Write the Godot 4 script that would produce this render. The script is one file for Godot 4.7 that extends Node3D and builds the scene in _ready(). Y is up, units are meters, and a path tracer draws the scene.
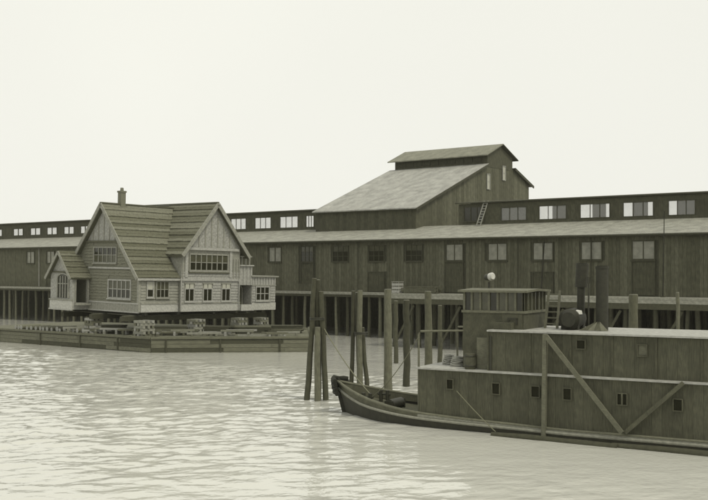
extends Node3D
# A timbered house on a barge, towed past a long wharf warehouse; a work boat lies at the dolphins.
# World: X runs along the warehouse front, Z points out over the water, Y is height above the water.

const EYE := Vector3(75.85, 8.4, 102.7)
const FWD := Vector3(-0.59409, 0, -0.8044)
const RGT := Vector3(0.8044, 0, -0.59409)
const UP := Vector3.UP
const DECK := 5.6            # wharf deck above the water

var rng := RandomNumberGenerator.new()
var M := {}
var unit_box := BoxMesh.new()
var used := {}

# ---------------------------------------------------------------- placing helpers
func ground_at(side: float, depth: float, y: float) -> Vector3:      # metres right of / ahead of the quay corner the picture was taken from
	return Vector3(EYE.x, 0, EYE.z) + RGT * side + FWD * depth + UP * y
func sight(px: float, depth: float, y: float) -> Vector3:
	return ground_at((px - 354.0) / 1000.0 * depth, depth, y)
func wall_x(px: float, z: float) -> float:                            # X on the plane Z = z along one bearing
	var k := (px - 354.0) / 1000.0
	var d := FWD + RGT * k
	return EYE.x + d.x * (z - EYE.z) / d.z

# ---------------------------------------------------------------- naming helpers
func numbered(called: String) -> String:
	if not used.has(called):
		used[called] = 0
		return called
	used[called] += 1
	return "%s_%03d" % [called, used[called]]
func tag(o: Node, label: String, category: String, group := "") -> void:
	o.set_meta("label", label)
	o.set_meta("category", category)
	if group != "":
		o.set_meta("group", group)
func thing(called: String, label: String, category: String, at: Vector3, basis := Basis(), group := "") -> Node3D:
	var o := Node3D.new()
	o.name = numbered(called)
	add_child(o)
	o.transform = Transform3D(basis, at)
	tag(o, label, category, group)
	return o
func part(parent: Node, called: String, st: SurfaceTool, m: Material) -> MeshInstance3D:
	var o := MeshInstance3D.new()
	o.mesh = st.commit()
	o.material_override = m
	o.name = called
	parent.add_child(o, true)
	return o
func boxp(parent: Node, called: String, c: Vector3, s: Vector3, m: Material, b := Basis()) -> MeshInstance3D:
	var o := MeshInstance3D.new()
	o.mesh = unit_box
	o.material_override = m
	o.name = called
	o.transform = Transform3D(b * Basis.from_scale(s), c)
	parent.add_child(o, true)
	return o
func structure(called: String, st: SurfaceTool, m: Material) -> MeshInstance3D:
	var o := part(self, called, st, m)
	o.set_meta("kind", "structure")
	return o

# ---------------------------------------------------------------- mesh helpers
func mb() -> SurfaceTool:
	var st := SurfaceTool.new()
	st.begin(Mesh.PRIMITIVE_TRIANGLES)
	return st
func face(st: SurfaceTool, p: Array, centre: Vector3) -> void:        # a flat convex face turned away from centre
	var n: Vector3 = Vector3.ZERO
	for i in range(1, p.size() - 1):
		n += (p[i + 1] - p[0]).cross(p[i] - p[0])
	n = n.normalized()
	var q := p
	if n.dot(p[0] - centre) < 0:
		q = p.duplicate()
		q.reverse()
		n = -n
	for i in range(1, q.size() - 1):
		for k in [0, i, i + 1]:
			st.set_normal(n)
			st.add_vertex(q[k])
func slab(st: SurfaceTool, p: Array, off: Vector3) -> void:           # convex polygon given a thickness
	var c := Vector3.ZERO
	var q := []
	for v in p:
		c += v + off * 0.5
		q.append(v + off)
	c /= p.size()
	face(st, p, c)
	face(st, q, c)
	for i in p.size():
		var j := (i + 1) % p.size()
		face(st, [p[i], p[j], q[j], q[i]], c)
func bx(st: SurfaceTool, c: Vector3, s: Vector3, b := Basis()) -> void:
	var h := s * 0.5
	slab(st, [c + b * Vector3(-h.x, -h.y, -h.z), c + b * Vector3(h.x, -h.y, -h.z), c + b * Vector3(h.x, h.y, -h.z), c + b * Vector3(-h.x, h.y, -h.z)], b * Vector3(0, 0, s.z))
func bar(st: SurfaceTool, a: Vector3, b: Vector3, w: float, h: float) -> void:   # squared timber from a to b
	var z := (b - a).normalized()
	var x := (UP if absf(z.y) < 0.9 else Vector3.RIGHT).cross(z).normalized()
	bx(st, (a + b) * 0.5, Vector3(w, h, a.distance_to(b)), Basis(x, z.cross(x), z))
func tube(st: SurfaceTool, pts: Array, rad: Array, n := 10, wob := 0.0) -> void:
	var rings := []
	for i in pts.size():
		var d: Vector3 = (pts[mini(i + 1, pts.size() - 1)] - pts[maxi(i - 1, 0)]).normalized()
		var x := (UP if absf(d.y) < 0.9 else Vector3.RIGHT).cross(d).normalized()
		var y := d.cross(x)
		var ring := []
		for k in n:
			var a := TAU * k / n
			var r: float = rad[i] * (1.0 + wob * sin(k * 2.4 + i * 1.7))
			ring.append([pts[i] + (x * cos(a) + y * sin(a)) * r, x * cos(a) + y * sin(a)])
		rings.append(ring)
	for i in pts.size() - 1:
		for k in n:
			var j := (k + 1) % n
			for e in [[i, k], [i + 1, k], [i + 1, j], [i, k], [i + 1, j], [i, j]]:
				st.set_normal(rings[e[0]][e[1]][1])
				st.add_vertex(rings[e[0]][e[1]][0])
	for e in [0, pts.size() - 1]:
		var cap := []
		for k in n:
			cap.append(rings[e][k][0])
		face(st, cap, pts[1] if e == 0 else pts[e - 1])
func lathe(st: SurfaceTool, at: Vector3, prof: Array, n := 16) -> void:          # prof: [radius, height] from the bottom up
	for i in prof.size() - 1:
		var dr: float = prof[i + 1][0] - prof[i][0]
		var dy: float = prof[i + 1][1] - prof[i][1]
		for k in n:
			var a0 := TAU * k / n
			var a1 := TAU * (k + 1) / n
			for e in [[i, a0], [i + 1, a1], [i + 1, a0], [i, a0], [i, a1], [i + 1, a1]]:
				st.set_normal(Vector3(cos(e[1]) * dy, -dr, sin(e[1]) * dy).normalized())
				st.add_vertex(at + Vector3(cos(e[1]) * prof[e[0]][0], prof[e[0]][1], sin(e[1]) * prof[e[0]][0]))

# ---------------------------------------------------------------- materials
func olive(l: float) -> Color:                                        # the print is toned: every surface has a grey-olive base colour (linear l)
	var b := clampf(0.54 + 0.75 * l, 0.54, 0.92)
	return Color(l, l * 0.995, l * b).linear_to_srgb()
func grain_texture(seed_: int, w: int, h: int, amp: float, spots: float) -> ImageTexture:
	# w x h seamless noise stretched to a square gives the grain its direction; a second, even noise gives patches
	var s := 512
	var n := FastNoiseLite.new()
	n.seed = seed_
	n.noise_type = FastNoiseLite.TYPE_SIMPLEX
	n.frequency = 0.11
	n.fractal_octaves = 3
	var fine := n.get_seamless_image(w, h, false, false, 0.15, true)
	fine.resize(s, s, Image.INTERPOLATE_CUBIC)
	var m := FastNoiseLite.new()
	m.seed = seed_ + 7
	m.noise_type = FastNoiseLite.TYPE_SIMPLEX
	m.frequency = 0.009
	m.fractal_octaves = 5
	var wide := m.get_seamless_image(s, s, false, false, 0.2, true)
	fine.convert(Image.FORMAT_L8)
	wide.convert(Image.FORMAT_L8)
	var fd := fine.get_data()
	var wd := wide.get_data()
	var data := PackedByteArray()
	data.resize(s * s * 3)
	for i in s * s:
		var v := 0.80 + amp * (fd[i] / 127.5 - 1.0) + spots * (wd[i] / 127.5 - 1.0)
		var g := int(clampf(v, 0.05, 1.0) * 255.0)
		data[i * 3] = g
		data[i * 3 + 1] = g
		data[i * 3 + 2] = g
	var img := Image.create_from_data(s, s, false, Image.FORMAT_RGB8, data)
	img.generate_mipmaps()
	return ImageTexture.create_from_image(img)
func mat(key: String, l: float, rough: float, tex: Texture2D = null, per_metre := 0.25, metal := 0.0) -> StandardMaterial3D:
	var m := StandardMaterial3D.new()
	m.albedo_color = olive(l * (1.55 if tex else 1.0))
	m.roughness = rough
	m.metallic = metal
	if tex:
		m.albedo_texture = tex
		m.uv1_triplanar = true
		m.uv1_world_triplanar = true
		m.uv1_scale = Vector3.ONE * per_metre
	M[key] = m
	return m
func make_materials() -> void:
	var streak := grain_texture(3, 512, 40, 0.13, 0.07)               # upright weather streaks
	var grain := grain_texture(5, 48, 512, 0.12, 0.07)                # lying grain
	var mottle := grain_texture(9, 512, 512, 0.06, 0.09)
	var rust := grain_texture(12, 400, 120, 0.09, 0.11)
	for i in 4:
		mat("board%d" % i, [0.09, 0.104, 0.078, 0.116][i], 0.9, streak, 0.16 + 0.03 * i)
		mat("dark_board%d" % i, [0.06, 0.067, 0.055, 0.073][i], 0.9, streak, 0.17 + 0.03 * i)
		mat("pile%d" % i, [0.06, 0.09, 0.13, 0.045][i], 0.92, streak, 0.35)
		mat("shingle%d" % i, [0.125, 0.155, 0.105, 0.175][i], 0.95, rust, 0.6)
		mat("timber%d" % i, [0.26, 0.2, 0.32, 0.14][i], 0.9, grain, 0.6)
	mat("tar", 0.014, 0.9, mottle, 0.3)
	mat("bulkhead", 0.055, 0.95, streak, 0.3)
	mat("roof_pale", 0.27, 0.7, rust, 0.10)
	mat("roof_head", 0.33, 0.7, rust, 0.08)
	mat("roof_monitor", 0.2, 0.8, rust, 0.1)
	mat("deck_wood", 0.26, 0.9, grain, 0.4)
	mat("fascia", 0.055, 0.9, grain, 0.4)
	mat("trim_dark", 0.05, 0.85, grain, 0.4)
	mat("frame_pale", 0.32, 0.8, grain, 0.6)
	mat("pane_dusty", 0.24, 0.35, mottle, 0.2)
	mat("pane_dark", 0.02, 0.12)
	mat("dim_glass", 0.02, 0.6).metallic_specular = 0.2
	mat("pane_grey", 0.07, 0.25, mottle, 0.3)
	mat("stucco", 0.33, 0.95, rust, 0.5)
	mat("house_board", 0.275, 0.9, grain, 0.45)
	mat("house_shingle", 0.19, 0.95, rust, 0.9)
	mat("house_skirt", 0.46, 0.9, streak, 0.5)
	mat("house_trim", 0.38, 0.85, grain, 0.5)
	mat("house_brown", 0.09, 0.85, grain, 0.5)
	mat("curtain", 0.42, 0.9)
	mat("chimney", 0.17, 0.95, mottle, 1.2)
	mat("barge_side", 0.135, 0.9, grain, 0.22)
	mat("barge_deck", 0.13, 0.9, grain, 0.3)
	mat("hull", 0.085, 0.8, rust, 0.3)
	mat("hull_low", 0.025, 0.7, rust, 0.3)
	mat("rub_rail", 0.24, 0.85, grain, 0.6)
	for i in 4:
		mat("boat_plank%d" % i, [0.068, 0.074, 0.063, 0.08][i], 0.8, streak, 0.22 + 0.05 * i)
	mat("boat_wall", 0.07, 0.8, rust, 0.3)
	mat("boat_wall_pale", 0.079, 0.8, streak, 0.4)
	mat("boat_roof", 0.36, 0.7, mottle, 0.5)
	mat("boat_trim", 0.13, 0.8, grain, 0.5)
	mat("boat_deck", 0.09, 0.9, grain, 0.5)
	mat("iron", 0.03, 0.55, mottle, 0.8)
	mat("stack", 0.026, 0.7, rust, 0.5)
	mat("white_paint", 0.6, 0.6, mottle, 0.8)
	mat("canvas", 0.3, 0.95, mottle, 0.8)
	mat("rope", 0.16, 0.95)
	mat("log", 0.15, 0.95, grain, 0.5)
	mat("log_end", 0.38, 0.95, mottle, 1.5)
	var g := mat("clear_pane", 0.7, 0.08)
	g.transparency = BaseMaterial3D.TRANSPARENCY_ALPHA
	g.albedo_color.a = 0.12
	var w := mat("water", 0.58, 0.04)
	var nt := NoiseTexture2D.new()
	var fn := FastNoiseLite.new()
	fn.seed = 21
	fn.frequency = 0.02
	fn.fractal_octaves = 4
	nt.noise = fn
	nt.width = 512
	nt.height = 512
	nt.seamless = true
	nt.as_normal_map = true
	nt.bump_strength = 4.0
	w.normal_enabled = true
	w.normal_texture = nt
	w.normal_scale = 0.26
	w.uv1_triplanar = true
	w.uv1_world_triplanar = true
	w.uv1_scale = Vector3.ONE * 0.23

# ---------------------------------------------------------------- shared building pieces
# a framed window facing +z of the frame t; panes are its sub-parts
func window(parent: Node, t: Transform3D, w: float, h: float, cols: int, rows: int, frame: Material, pane: Material, thick := 0.09, sill := true, called := "window", glass_alt: Material = null) -> MeshInstance3D:
	var st := mb()
	var d := 0.11
	for s in [-1, 1]:
		bx(st, Vector3(s * (w - thick) * 0.5, 0, d * 0.5), Vector3(thick, h, d))
		bx(st, Vector3(0, s * (h - thick) * 0.5, d * 0.5), Vector3(w - 2 * thick, thick, d))
	var cw := (w - 2 * thick) / cols
	var ch := (h - 2 * thick) / rows
	for i in range(1, cols):
		bx(st, Vector3(-w * 0.5 + thick + cw * i, 0, 0.045), Vector3(thick * 0.7, h - 2 * thick, 0.08))
	for j in range(1, rows):
		for i in cols:
			bx(st, Vector3(-w * 0.5 + thick + cw * (i + 0.5), -h * 0.5 + thick + ch * j, 0.04), Vector3(cw - thick * 0.72, thick * 0.55, 0.06))
	var o := part(parent, called, st, frame)
	o.transform = t
	for i in cols:
		for j in rows:
			boxp(o, "pane", Vector3(-w * 0.5 + thick + cw * (i + 0.5), -h * 0.5 + thick + ch * (j + 0.5), 0.012), Vector3(cw - 0.01, ch - 0.01, 0.02), glass_alt if glass_alt and j == rows - 1 else pane)
	if sill:
		boxp(o, "sill", Vector3(0, -h * 0.5 - 0.05, 0.1), Vector3(w + 0.16, 0.1, 0.22), frame)
	return o
# a plank door facing +z of the frame t, standing on its origin
func door(parent: Node, t: Transform3D, w: float, h: float, frame: Material, leaf: Material) -> void:
	var st := mb()
	for s in [-1, 1]:
		bx(st, Vector3(s * (w * 0.5 - 0.06), h * 0.5, 0.06), Vector3(0.12, h, 0.12))
	bx(st, Vector3(0, h - 0.06, 0.06), Vector3(w - 0.24, 0.12, 0.12))
	var o := part(parent, "door", st, frame)
	o.transform = t
	var n := 6
	for i in n:
		boxp(o, "plank", Vector3(-w * 0.5 + 0.12 + (w - 0.24) * (i + 0.5) / n, h * 0.5 - 0.05, 0.025 + 0.006 * (i % 2)), Vector3((w - 0.24) / n - 0.015, h - 0.16, 0.04), leaf)
	for y in [0.22, 0.78]:
		boxp(o, "ledge", Vector3(0, h * y, 0.065), Vector3(w - 0.26, 0.14, 0.04), leaf)
# an opening with a round head, facing +z of t, standing on its origin: casing and the dark leaf or glass behind
func arched(parent: Node, called: String, t: Transform3D, w: float, h: float, frame: Material, fill: Material, bars: int) -> void:
	var rise := w * 0.22
	var arc := []
	for i in 9:
		var a := PI * i / 8.0
		arc.append(Vector3(cos(a) * w * 0.5, h - rise + sin(a) * rise, 0))
	var st := mb()
	for i in 8:
		var p: Vector3 = arc[i]
		var q: Vector3 = arc[i + 1]
		var po := Vector3(p.x * 1.16, p.y + 0.14 * (p.y - h + rise) / rise, 0)
		var qo := Vector3(q.x * 1.16, q.y + 0.14 * (q.y - h + rise) / rise, 0)
		slab(st, [p, q, qo, po], Vector3(0, 0, 0.14))
	for s in [-1, 1]:
		bx(st, Vector3(s * w * 0.54, (h - rise) * 0.5, 0.07), Vector3(w * 0.08, h - rise, 0.14))
	var o := part(parent, called, st, frame)
	o.transform = t
	if bars < 0:
		return                                                         # open doorway
	var f := mb()
	var poly := [Vector3(-w * 0.5, 0, 0.0)]
	poly.append(Vector3(w * 0.5, 0, 0.0))
	poly.append_array(arc)
	slab(f, poly, Vector3(0, 0, 0.03))
	part(o, "leaf" if bars == 0 else "glazing", f, fill)
	for i in bars:
		boxp(o, "mullion", Vector3(w * (float(i + 1) / (bars + 1) - 0.5), (h - rise * 0.4) * 0.5, 0.07), Vector3(0.13, h - rise * 0.5, 0.08), frame)
	if bars:
		boxp(o, "transom", Vector3(0, h * 0.6, 0.06), Vector3(w - 0.05, 0.09, 0.05), frame)
func facing(at: Vector3, out: Vector3) -> Transform3D:
	return Transform3D(Basis(UP.cross(out), UP, out), at)

# ================================================================ build
func _ready() -> void:
	rng.seed = 77
	var cam := Camera3D.new()
	cam.name = "camera"
	add_child(cam)
	cam.position = EYE
	cam.basis = Basis(RGT.normalized(), UP, -FWD.normalized())
	cam.projection = Camera3D.PROJECTION_FRUSTUM                       # level camera with a little rise of the lens
	cam.near = 1.0
	cam.far = 6000.0
	cam.size = 0.5
	cam.frustum_offset = Vector2(0, 0.02)
	cam.current = true
	var we := WorldEnvironment.new()
	we.name = "environment"
	var env := Environment.new()
	env.background_mode = Environment.BG_SKY
	var sky := Sky.new()
	var sm := ProceduralSkyMaterial.new()
	sm.sky_top_color = Color(0.925, 0.924, 0.885)
	sm.sky_horizon_color = Color(0.938, 0.937, 0.904)
	sm.sky_curve = 0.2
	sm.ground_horizon_color = Color(0.78, 0.78, 0.72)
	sm.ground_bottom_color = Color(0.5, 0.5, 0.45)
	sm.sun_angle_max = 1.0
	var cn := FastNoiseLite.new()
	cn.seed = 31
	cn.frequency = 0.011
	cn.fractal_octaves = 4
	var ci := cn.get_seamless_image(512, 256, false, false, 0.2, true)
	ci.convert(Image.FORMAT_RGB8)
	sm.sky_cover = ImageTexture.create_from_image(ci)                  # faint unevenness of an overcast sky
	sm.sky_cover_modulate = Color(0.24, 0.24, 0.22)
	sky.sky_material = sm
	env.sky = sky
	env.tonemap_mode = Environment.TONE_MAPPER_LINEAR
	env.tonemap_exposure = 1.04
	env.sdfgi_enabled = true
	env.ssao_enabled = true
	env.ssil_enabled = true
	env.fog_enabled = true
	env.fog_density = 0.0002
	env.fog_light_color = Color(0.9, 0.895, 0.84)
	we.environment = env
	add_child(we)
	var sun := DirectionalLight3D.new()
	sun.name = "sun"
	add_child(sun)
	sun.light_energy = 0.5
	sun.light_angular_distance = 14.0
	sun.light_color = Color(1.0, 0.98, 0.9)
	sun.shadow_enabled = true
	sun.look_at_from_position(Vector3.ZERO, -(RGT * 0.55 - FWD * 0.55 + UP * 1.1))

	make_materials()
	build_water()
	build_wharf()
	build_warehouse()
	build_barge()
	build_house()
	build_barge_load()
	build_dolphins()
	build_tug()
	build_wharf_things()
	build_lines()

# ---------------------------------------------------------------- water
func build_water() -> void:
	var n1 := FastNoiseLite.new()
	n1.seed = 4
	n1.frequency = 0.16
	n1.fractal_octaves = 3
	var n2 := FastNoiseLite.new()
	n2.seed = 8
	n2.frequency = 0.045
	n2.fractal_octaves = 2
	var us := []
	var u := -75.0
	while u <= 75.0:
		us.append(u)
		u += 0.27
	var ds := []
	var d := 14.0
	while d < 190.0:
		ds.append(d)
		d += 0.15 + maxf(0.0, d - 34.0) * 0.006
	var verts := PackedVector3Array()
	var norms := PackedVector3Array()
	var idx := PackedInt32Array()
	var nu := us.size()
	var height := func(a: float, b: float) -> float:
		# the wind reaches the open river; the water lies calmer in the lee of the wharf and alongside the boat
		var z := EYE.z + RGT.z * a + FWD.z * b
		var lee := lerpf(0.1, 1.0, smoothstep(33.0, 43.0, z))
		var q := Vector2(a - 12.0, b - 47.0).rotated(0.53)
		lee *= lerpf(1.0, lerpf(0.16, 1.0, smoothstep(3.0, 17.0, absf(q.y))), smoothstep(-18.0, -8.0, q.x))
		var patch: float = lee * (0.8 + 0.5 * n2.get_noise_2d(a * 0.5, b))
		return patch * (0.085 * n1.get_noise_2d(a * 0.9, b * 1.5) + 0.072 * n1.get_noise_2d(a * 3.0 + 40.0, b * 4.6))
	for b in ds:
		for a in us:
			var y: float = height.call(a, b)
			var yx: float = height.call(a + 0.15, b)
			var yz: float = height.call(a, b + 0.15)
			verts.append(ground_at(a, b, y))
			norms.append((UP * 0.15 - RGT * (yx - y) - FWD * (yz - y)).normalized())
	for j in ds.size() - 1:
		for i in nu - 1:
			var k := j * nu + i
			idx.append_array([k, k + nu, k + nu + 1, k, k + nu + 1, k + 1])
	var arr := []
	arr.resize(Mesh.ARRAY_MAX)
	arr[Mesh.ARRAY_VERTEX] = verts
	arr[Mesh.ARRAY_NORMAL] = norms
	arr[Mesh.ARRAY_INDEX] = idx
	var am := ArrayMesh.new()
	am.add_surface_from_arrays(Mesh.PRIMITIVE_TRIANGLES, arr)
	var o := MeshInstance3D.new()
	o.mesh = am
	o.material_override = M.water
	o.name = "river_water"
	o.set_meta("kind", "structure")
	add_child(o)
	var st := mb()
	slab(st, [Vector3(-2500, -0.4, -2500), Vector3(2500, -0.4, -2500), Vector3(2500, -0.4, 2500), Vector3(-2500, -0.4, 2500)], Vector3(0, -0.3, 0))
	structure("far_water", st, M.water)

# ---------------------------------------------------------------- wharf
func build_wharf() -> void:
	var w := thing("wharf", "long timber wharf on piles carrying the warehouse", "wharf", Vector3(0, 0, 0))
	var x_step := wall_x(391, 12.0)
	var deck := mb()
	bx(deck, Vector3(-37, DECK - 0.15, -20.2), Vector3(194, 0.3, 43.4))
	bx(deck, Vector3((x_step + 62) * 0.5, DECK - 0.152, 6.9), Vector3(62 - x_step, 0.3, 10.8))
	part(w, "deck", deck, M.deck_wood)
	# stringers under the edge
	var f := mb()
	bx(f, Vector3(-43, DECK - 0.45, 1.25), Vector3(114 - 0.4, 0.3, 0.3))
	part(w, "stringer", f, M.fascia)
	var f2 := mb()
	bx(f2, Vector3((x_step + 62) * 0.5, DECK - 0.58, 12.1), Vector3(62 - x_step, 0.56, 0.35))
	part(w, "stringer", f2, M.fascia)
	boxp(w, "edge_timber", Vector3((x_step + 62) * 0.5, DECK + 0.13, 12.05), Vector3(62 - x_step, 0.25, 0.3), M.deck_wood)
	boxp(w, "cap_beam", Vector3(x_step + 0.4, DECK - 0.58, 6.5), Vector3(0.35, 0.55, 10.7), M.fascia)
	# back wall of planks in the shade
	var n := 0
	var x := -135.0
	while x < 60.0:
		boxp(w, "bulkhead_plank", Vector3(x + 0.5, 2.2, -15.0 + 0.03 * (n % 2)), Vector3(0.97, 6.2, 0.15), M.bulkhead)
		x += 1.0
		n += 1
	# piles of the stretch below the warehouse wall
	x = -97.0
	n = 0
	while x < 60.0:
		var back := x > x_step
		for row in [0, 1, 2]:
			if row > 0 and n % 2 == 0:
				continue
			var z: float = [0.75, -4.6, -9.5][row]
			if row == 0 and back:
				z = 0.2
			pile(w, Vector3(x + rng.randf_range(-0.2, 0.2), -2.5, z + rng.randf_range(-0.15, 0.15)), DECK - 0.3 + 2.5, rng.randf_range(0.17, 0.23), rng.randi() % 4)
		n += 1
		x += rng.randf_range(1.35, 1.95)
	# piles of the part that stands out
	x = x_step + 0.4
	n = 0
	while x < 60.0:
		for z in [11.7, 8.2, 4.4]:
			pile(w, Vector3(x + rng.randf_range(-0.15, 0.15), -2.5, z), DECK - 0.3 + 2.5, rng.randf_range(0.2, 0.26), rng.randi() % 4)
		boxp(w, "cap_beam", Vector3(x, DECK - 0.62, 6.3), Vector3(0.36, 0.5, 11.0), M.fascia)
		if n % 2 == 0:
			var br := mb()
			bar(br, Vector3(x + 0.3, 0.6, 12.05), Vector3(x + 2.6, DECK - 1.0, 12.05), 0.1, 0.25)
			part(w, "brace", br, M.fascia)
		n += 1
		x += 2.9
func pile(parent: Node, foot: Vector3, h: float, r: float, tone: int, lean := Vector3.ZERO) -> MeshInstance3D:
	var st := mb()
	var a := foot
	var b := foot + Vector3(0, h, 0) + lean
	tube(st, [a, a.lerp(b, 0.4) + Vector3(rng.randf_range(-0.07, 0.07), 0, rng.randf_range(-0.07, 0.07)), a.lerp(b, 0.7) + Vector3(rng.randf_range(-0.07, 0.07), 0, rng.randf_range(-0.07, 0.07)), b + Vector3(rng.randf_range(-0.08, 0.08), 0, 0)], [r * 1.12, r * 1.03, r * 0.97, r * 0.9], 9, 0.04)
	return part(parent, "pile", st, M["pile%d" % tone])

# ---------------------------------------------------------------- warehouse
func build_warehouse() -> void:
	var w := thing("warehouse", "long dark boarded warehouse with pale roof, clerestory and tall gabled head house", "warehouse", Vector3(0, DECK, 0))
	var top := 12.15 - DECK
	# windows and doors of the front: [from bearing, to bearing, top, bottom (height above deck), kind]
	var holes := []
	for a in [[26, 34, 0], [46, 54, 0], [268, 281, 0], [300, 313, 2], [332, 348, 2], [368, 384, 2], [405, 422, 2], [445, 463, 1], [487, 507, 1], [532, 553, 1], [580, 602, 1], [631, 655, 1]]:
		holes.append({"a": wall_x(a[0], 0), "b": wall_x(a[1], 0), "lo": 3.85, "hi": 5.95, "k": a[2]})
	for i in range(1, 12):
		var xx := -58.0 + i * 4.6
		if xx < -17.0:
			holes.append({"a": xx - 1.2, "b": xx + 1.2, "lo": 3.85, "hi": 5.95, "k": 0})
	for a in [[300, 313, 1.0, 3.7], [367, 384, 0.1, 2.6], [444, 463, 0.1, 3.75], [532, 553, 0.1, 2.6], [631, 655, 0.1, 3.75], [46, 54, 0.1, 2.6]]:
		holes.append({"a": wall_x(a[0], 0), "b": wall_x(a[1], 0), "lo": a[2], "hi": a[3], "k": 9})
	var core := mb()
	bx(core, Vector3(-20, top * 0.5 - 0.05, -12.3), Vector3(160, top - 0.1, 24.2))
	part(w, "wall", core, M.trim_dark)
	var rest := mb()
	var x := -100.0
	var bw := 0.42
	while x < 60.0:
		var cuts := []
		for h in holes:
			if x + bw > h.a + 0.05 and x < h.b - 0.05:
				cuts.append([h.lo, h.hi])
		cuts.sort_custom(func(p, q): return p[0] < q[0])
		var y := 0.02
		for c in cuts + [[top, top]]:
			if c[0] - y > 0.15:
				var ctr := Vector3(x + bw * 0.5, (y + c[0]) * 0.5, -0.17 + rng.randf_range(0, 0.02))
				var size := Vector3(bw - 0.02, c[0] - y, 0.06)
				if x > -15.5 and x < 46.0:
					boxp(w, "wall_board", ctr, size, M["board%d" % (rng.randi() % 4)])
				else:
					bx(rest, ctr, size)
			y = c[1]
		x += bw
	var r := part(w, "wall_boarding", rest, M.board0)
	r.set_meta("kind", "stuff")
	for h in holes:
		var t := Transform3D(Basis(), Vector3((h.a + h.b) * 0.5, (h.lo + h.hi) * 0.5 - 0.0, -0.175))
		var ww: float = h.b - h.a
		if h.k == 9:
			door(w, Transform3D(Basis(), Vector3((h.a + h.b) * 0.5, h.lo, -0.17)), ww, h.hi - h.lo, M.dark_board2, M.dark_board1)
		elif h.k == 2:
			window(w, t, ww, h.hi - h.lo, 3, 3, M.dark_board0, M.pane_dark, 0.1, true, "window", M.pane_grey)
		else:
			window(w, t, ww, h.hi - h.lo, 2, 1, M.dark_board0, M.pane_dusty, 0.13)
	# the long low roof, in sheets laid side by side
	var e := Vector3(0, 12.12 - DECK, 0.75)
	var k := Vector3(0, 14.08 - DECK, -9.0)
	var nrm := Vector3(0, 9.75, 1.96).normalized()
	x = -100.0
	while x < 60.0:
		var st := mb()
		var a := x + 0.012
		var b := x + 3.988
		var lift := nrm * rng.randf_range(0.0, 0.015)
		slab(st, [e + Vector3(a, 0, 0) + lift, e + Vector3(b, 0, 0) + lift, k + Vector3(b, 0, 0) + lift, k + Vector3(a, 0, 0) + lift], nrm * 0.1)
		part(w, "roof_sheet", st, M.roof_pale)
		x += 4.0
	boxp(w, "eaves_board", Vector3(-20, 12.05 - DECK, 0.62), Vector3(160, 0.24, 0.1), M.trim_dark)
	boxp(w, "soffit", Vector3(-20, 12.02 - DECK, 0.2), Vector3(160, 0.06, 0.72), M.trim_dark)
	boxp(w, "gutter", Vector3(-20, 12.1 - DECK, 0.8), Vector3(160, 0.12, 0.1), M.trim_dark)
	# flat roof behind the slope
	boxp(w, "roof_deck", Vector3(-20, 13.95 - DECK, -16.6), Vector3(160, 0.16, 15.1), M.roof_pale)
	for px in [39, 358, 518, 591]:
		var st := mb()
		var xx := wall_x(px, 0.1)
		tube(st, [Vector3(xx, 12.0 - DECK, 0.12), Vector3(xx, 0.1, 0.12)], [0.06, 0.06], 6)
		part(w, "downspout", st, M.house_trim if px == 39 else M.trim_dark)
	clerestory(w, -100.0, wall_x(316, -9.0), [[-6, 3], [13, 24], [30, 41.5], [46.5, 58], [63.5, 75], [80, 91], [97, 108], [231, 246.5], [255, 271.5], [280, 298.5], [306, 314.5]], false)
	clerestory(w, wall_x(459, -9.0), 60.0, [[501, 527], [539, 567], [580, 610.5], [623, 654], [668, 696], [709, 735]], true)
	head_house(w)
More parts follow.
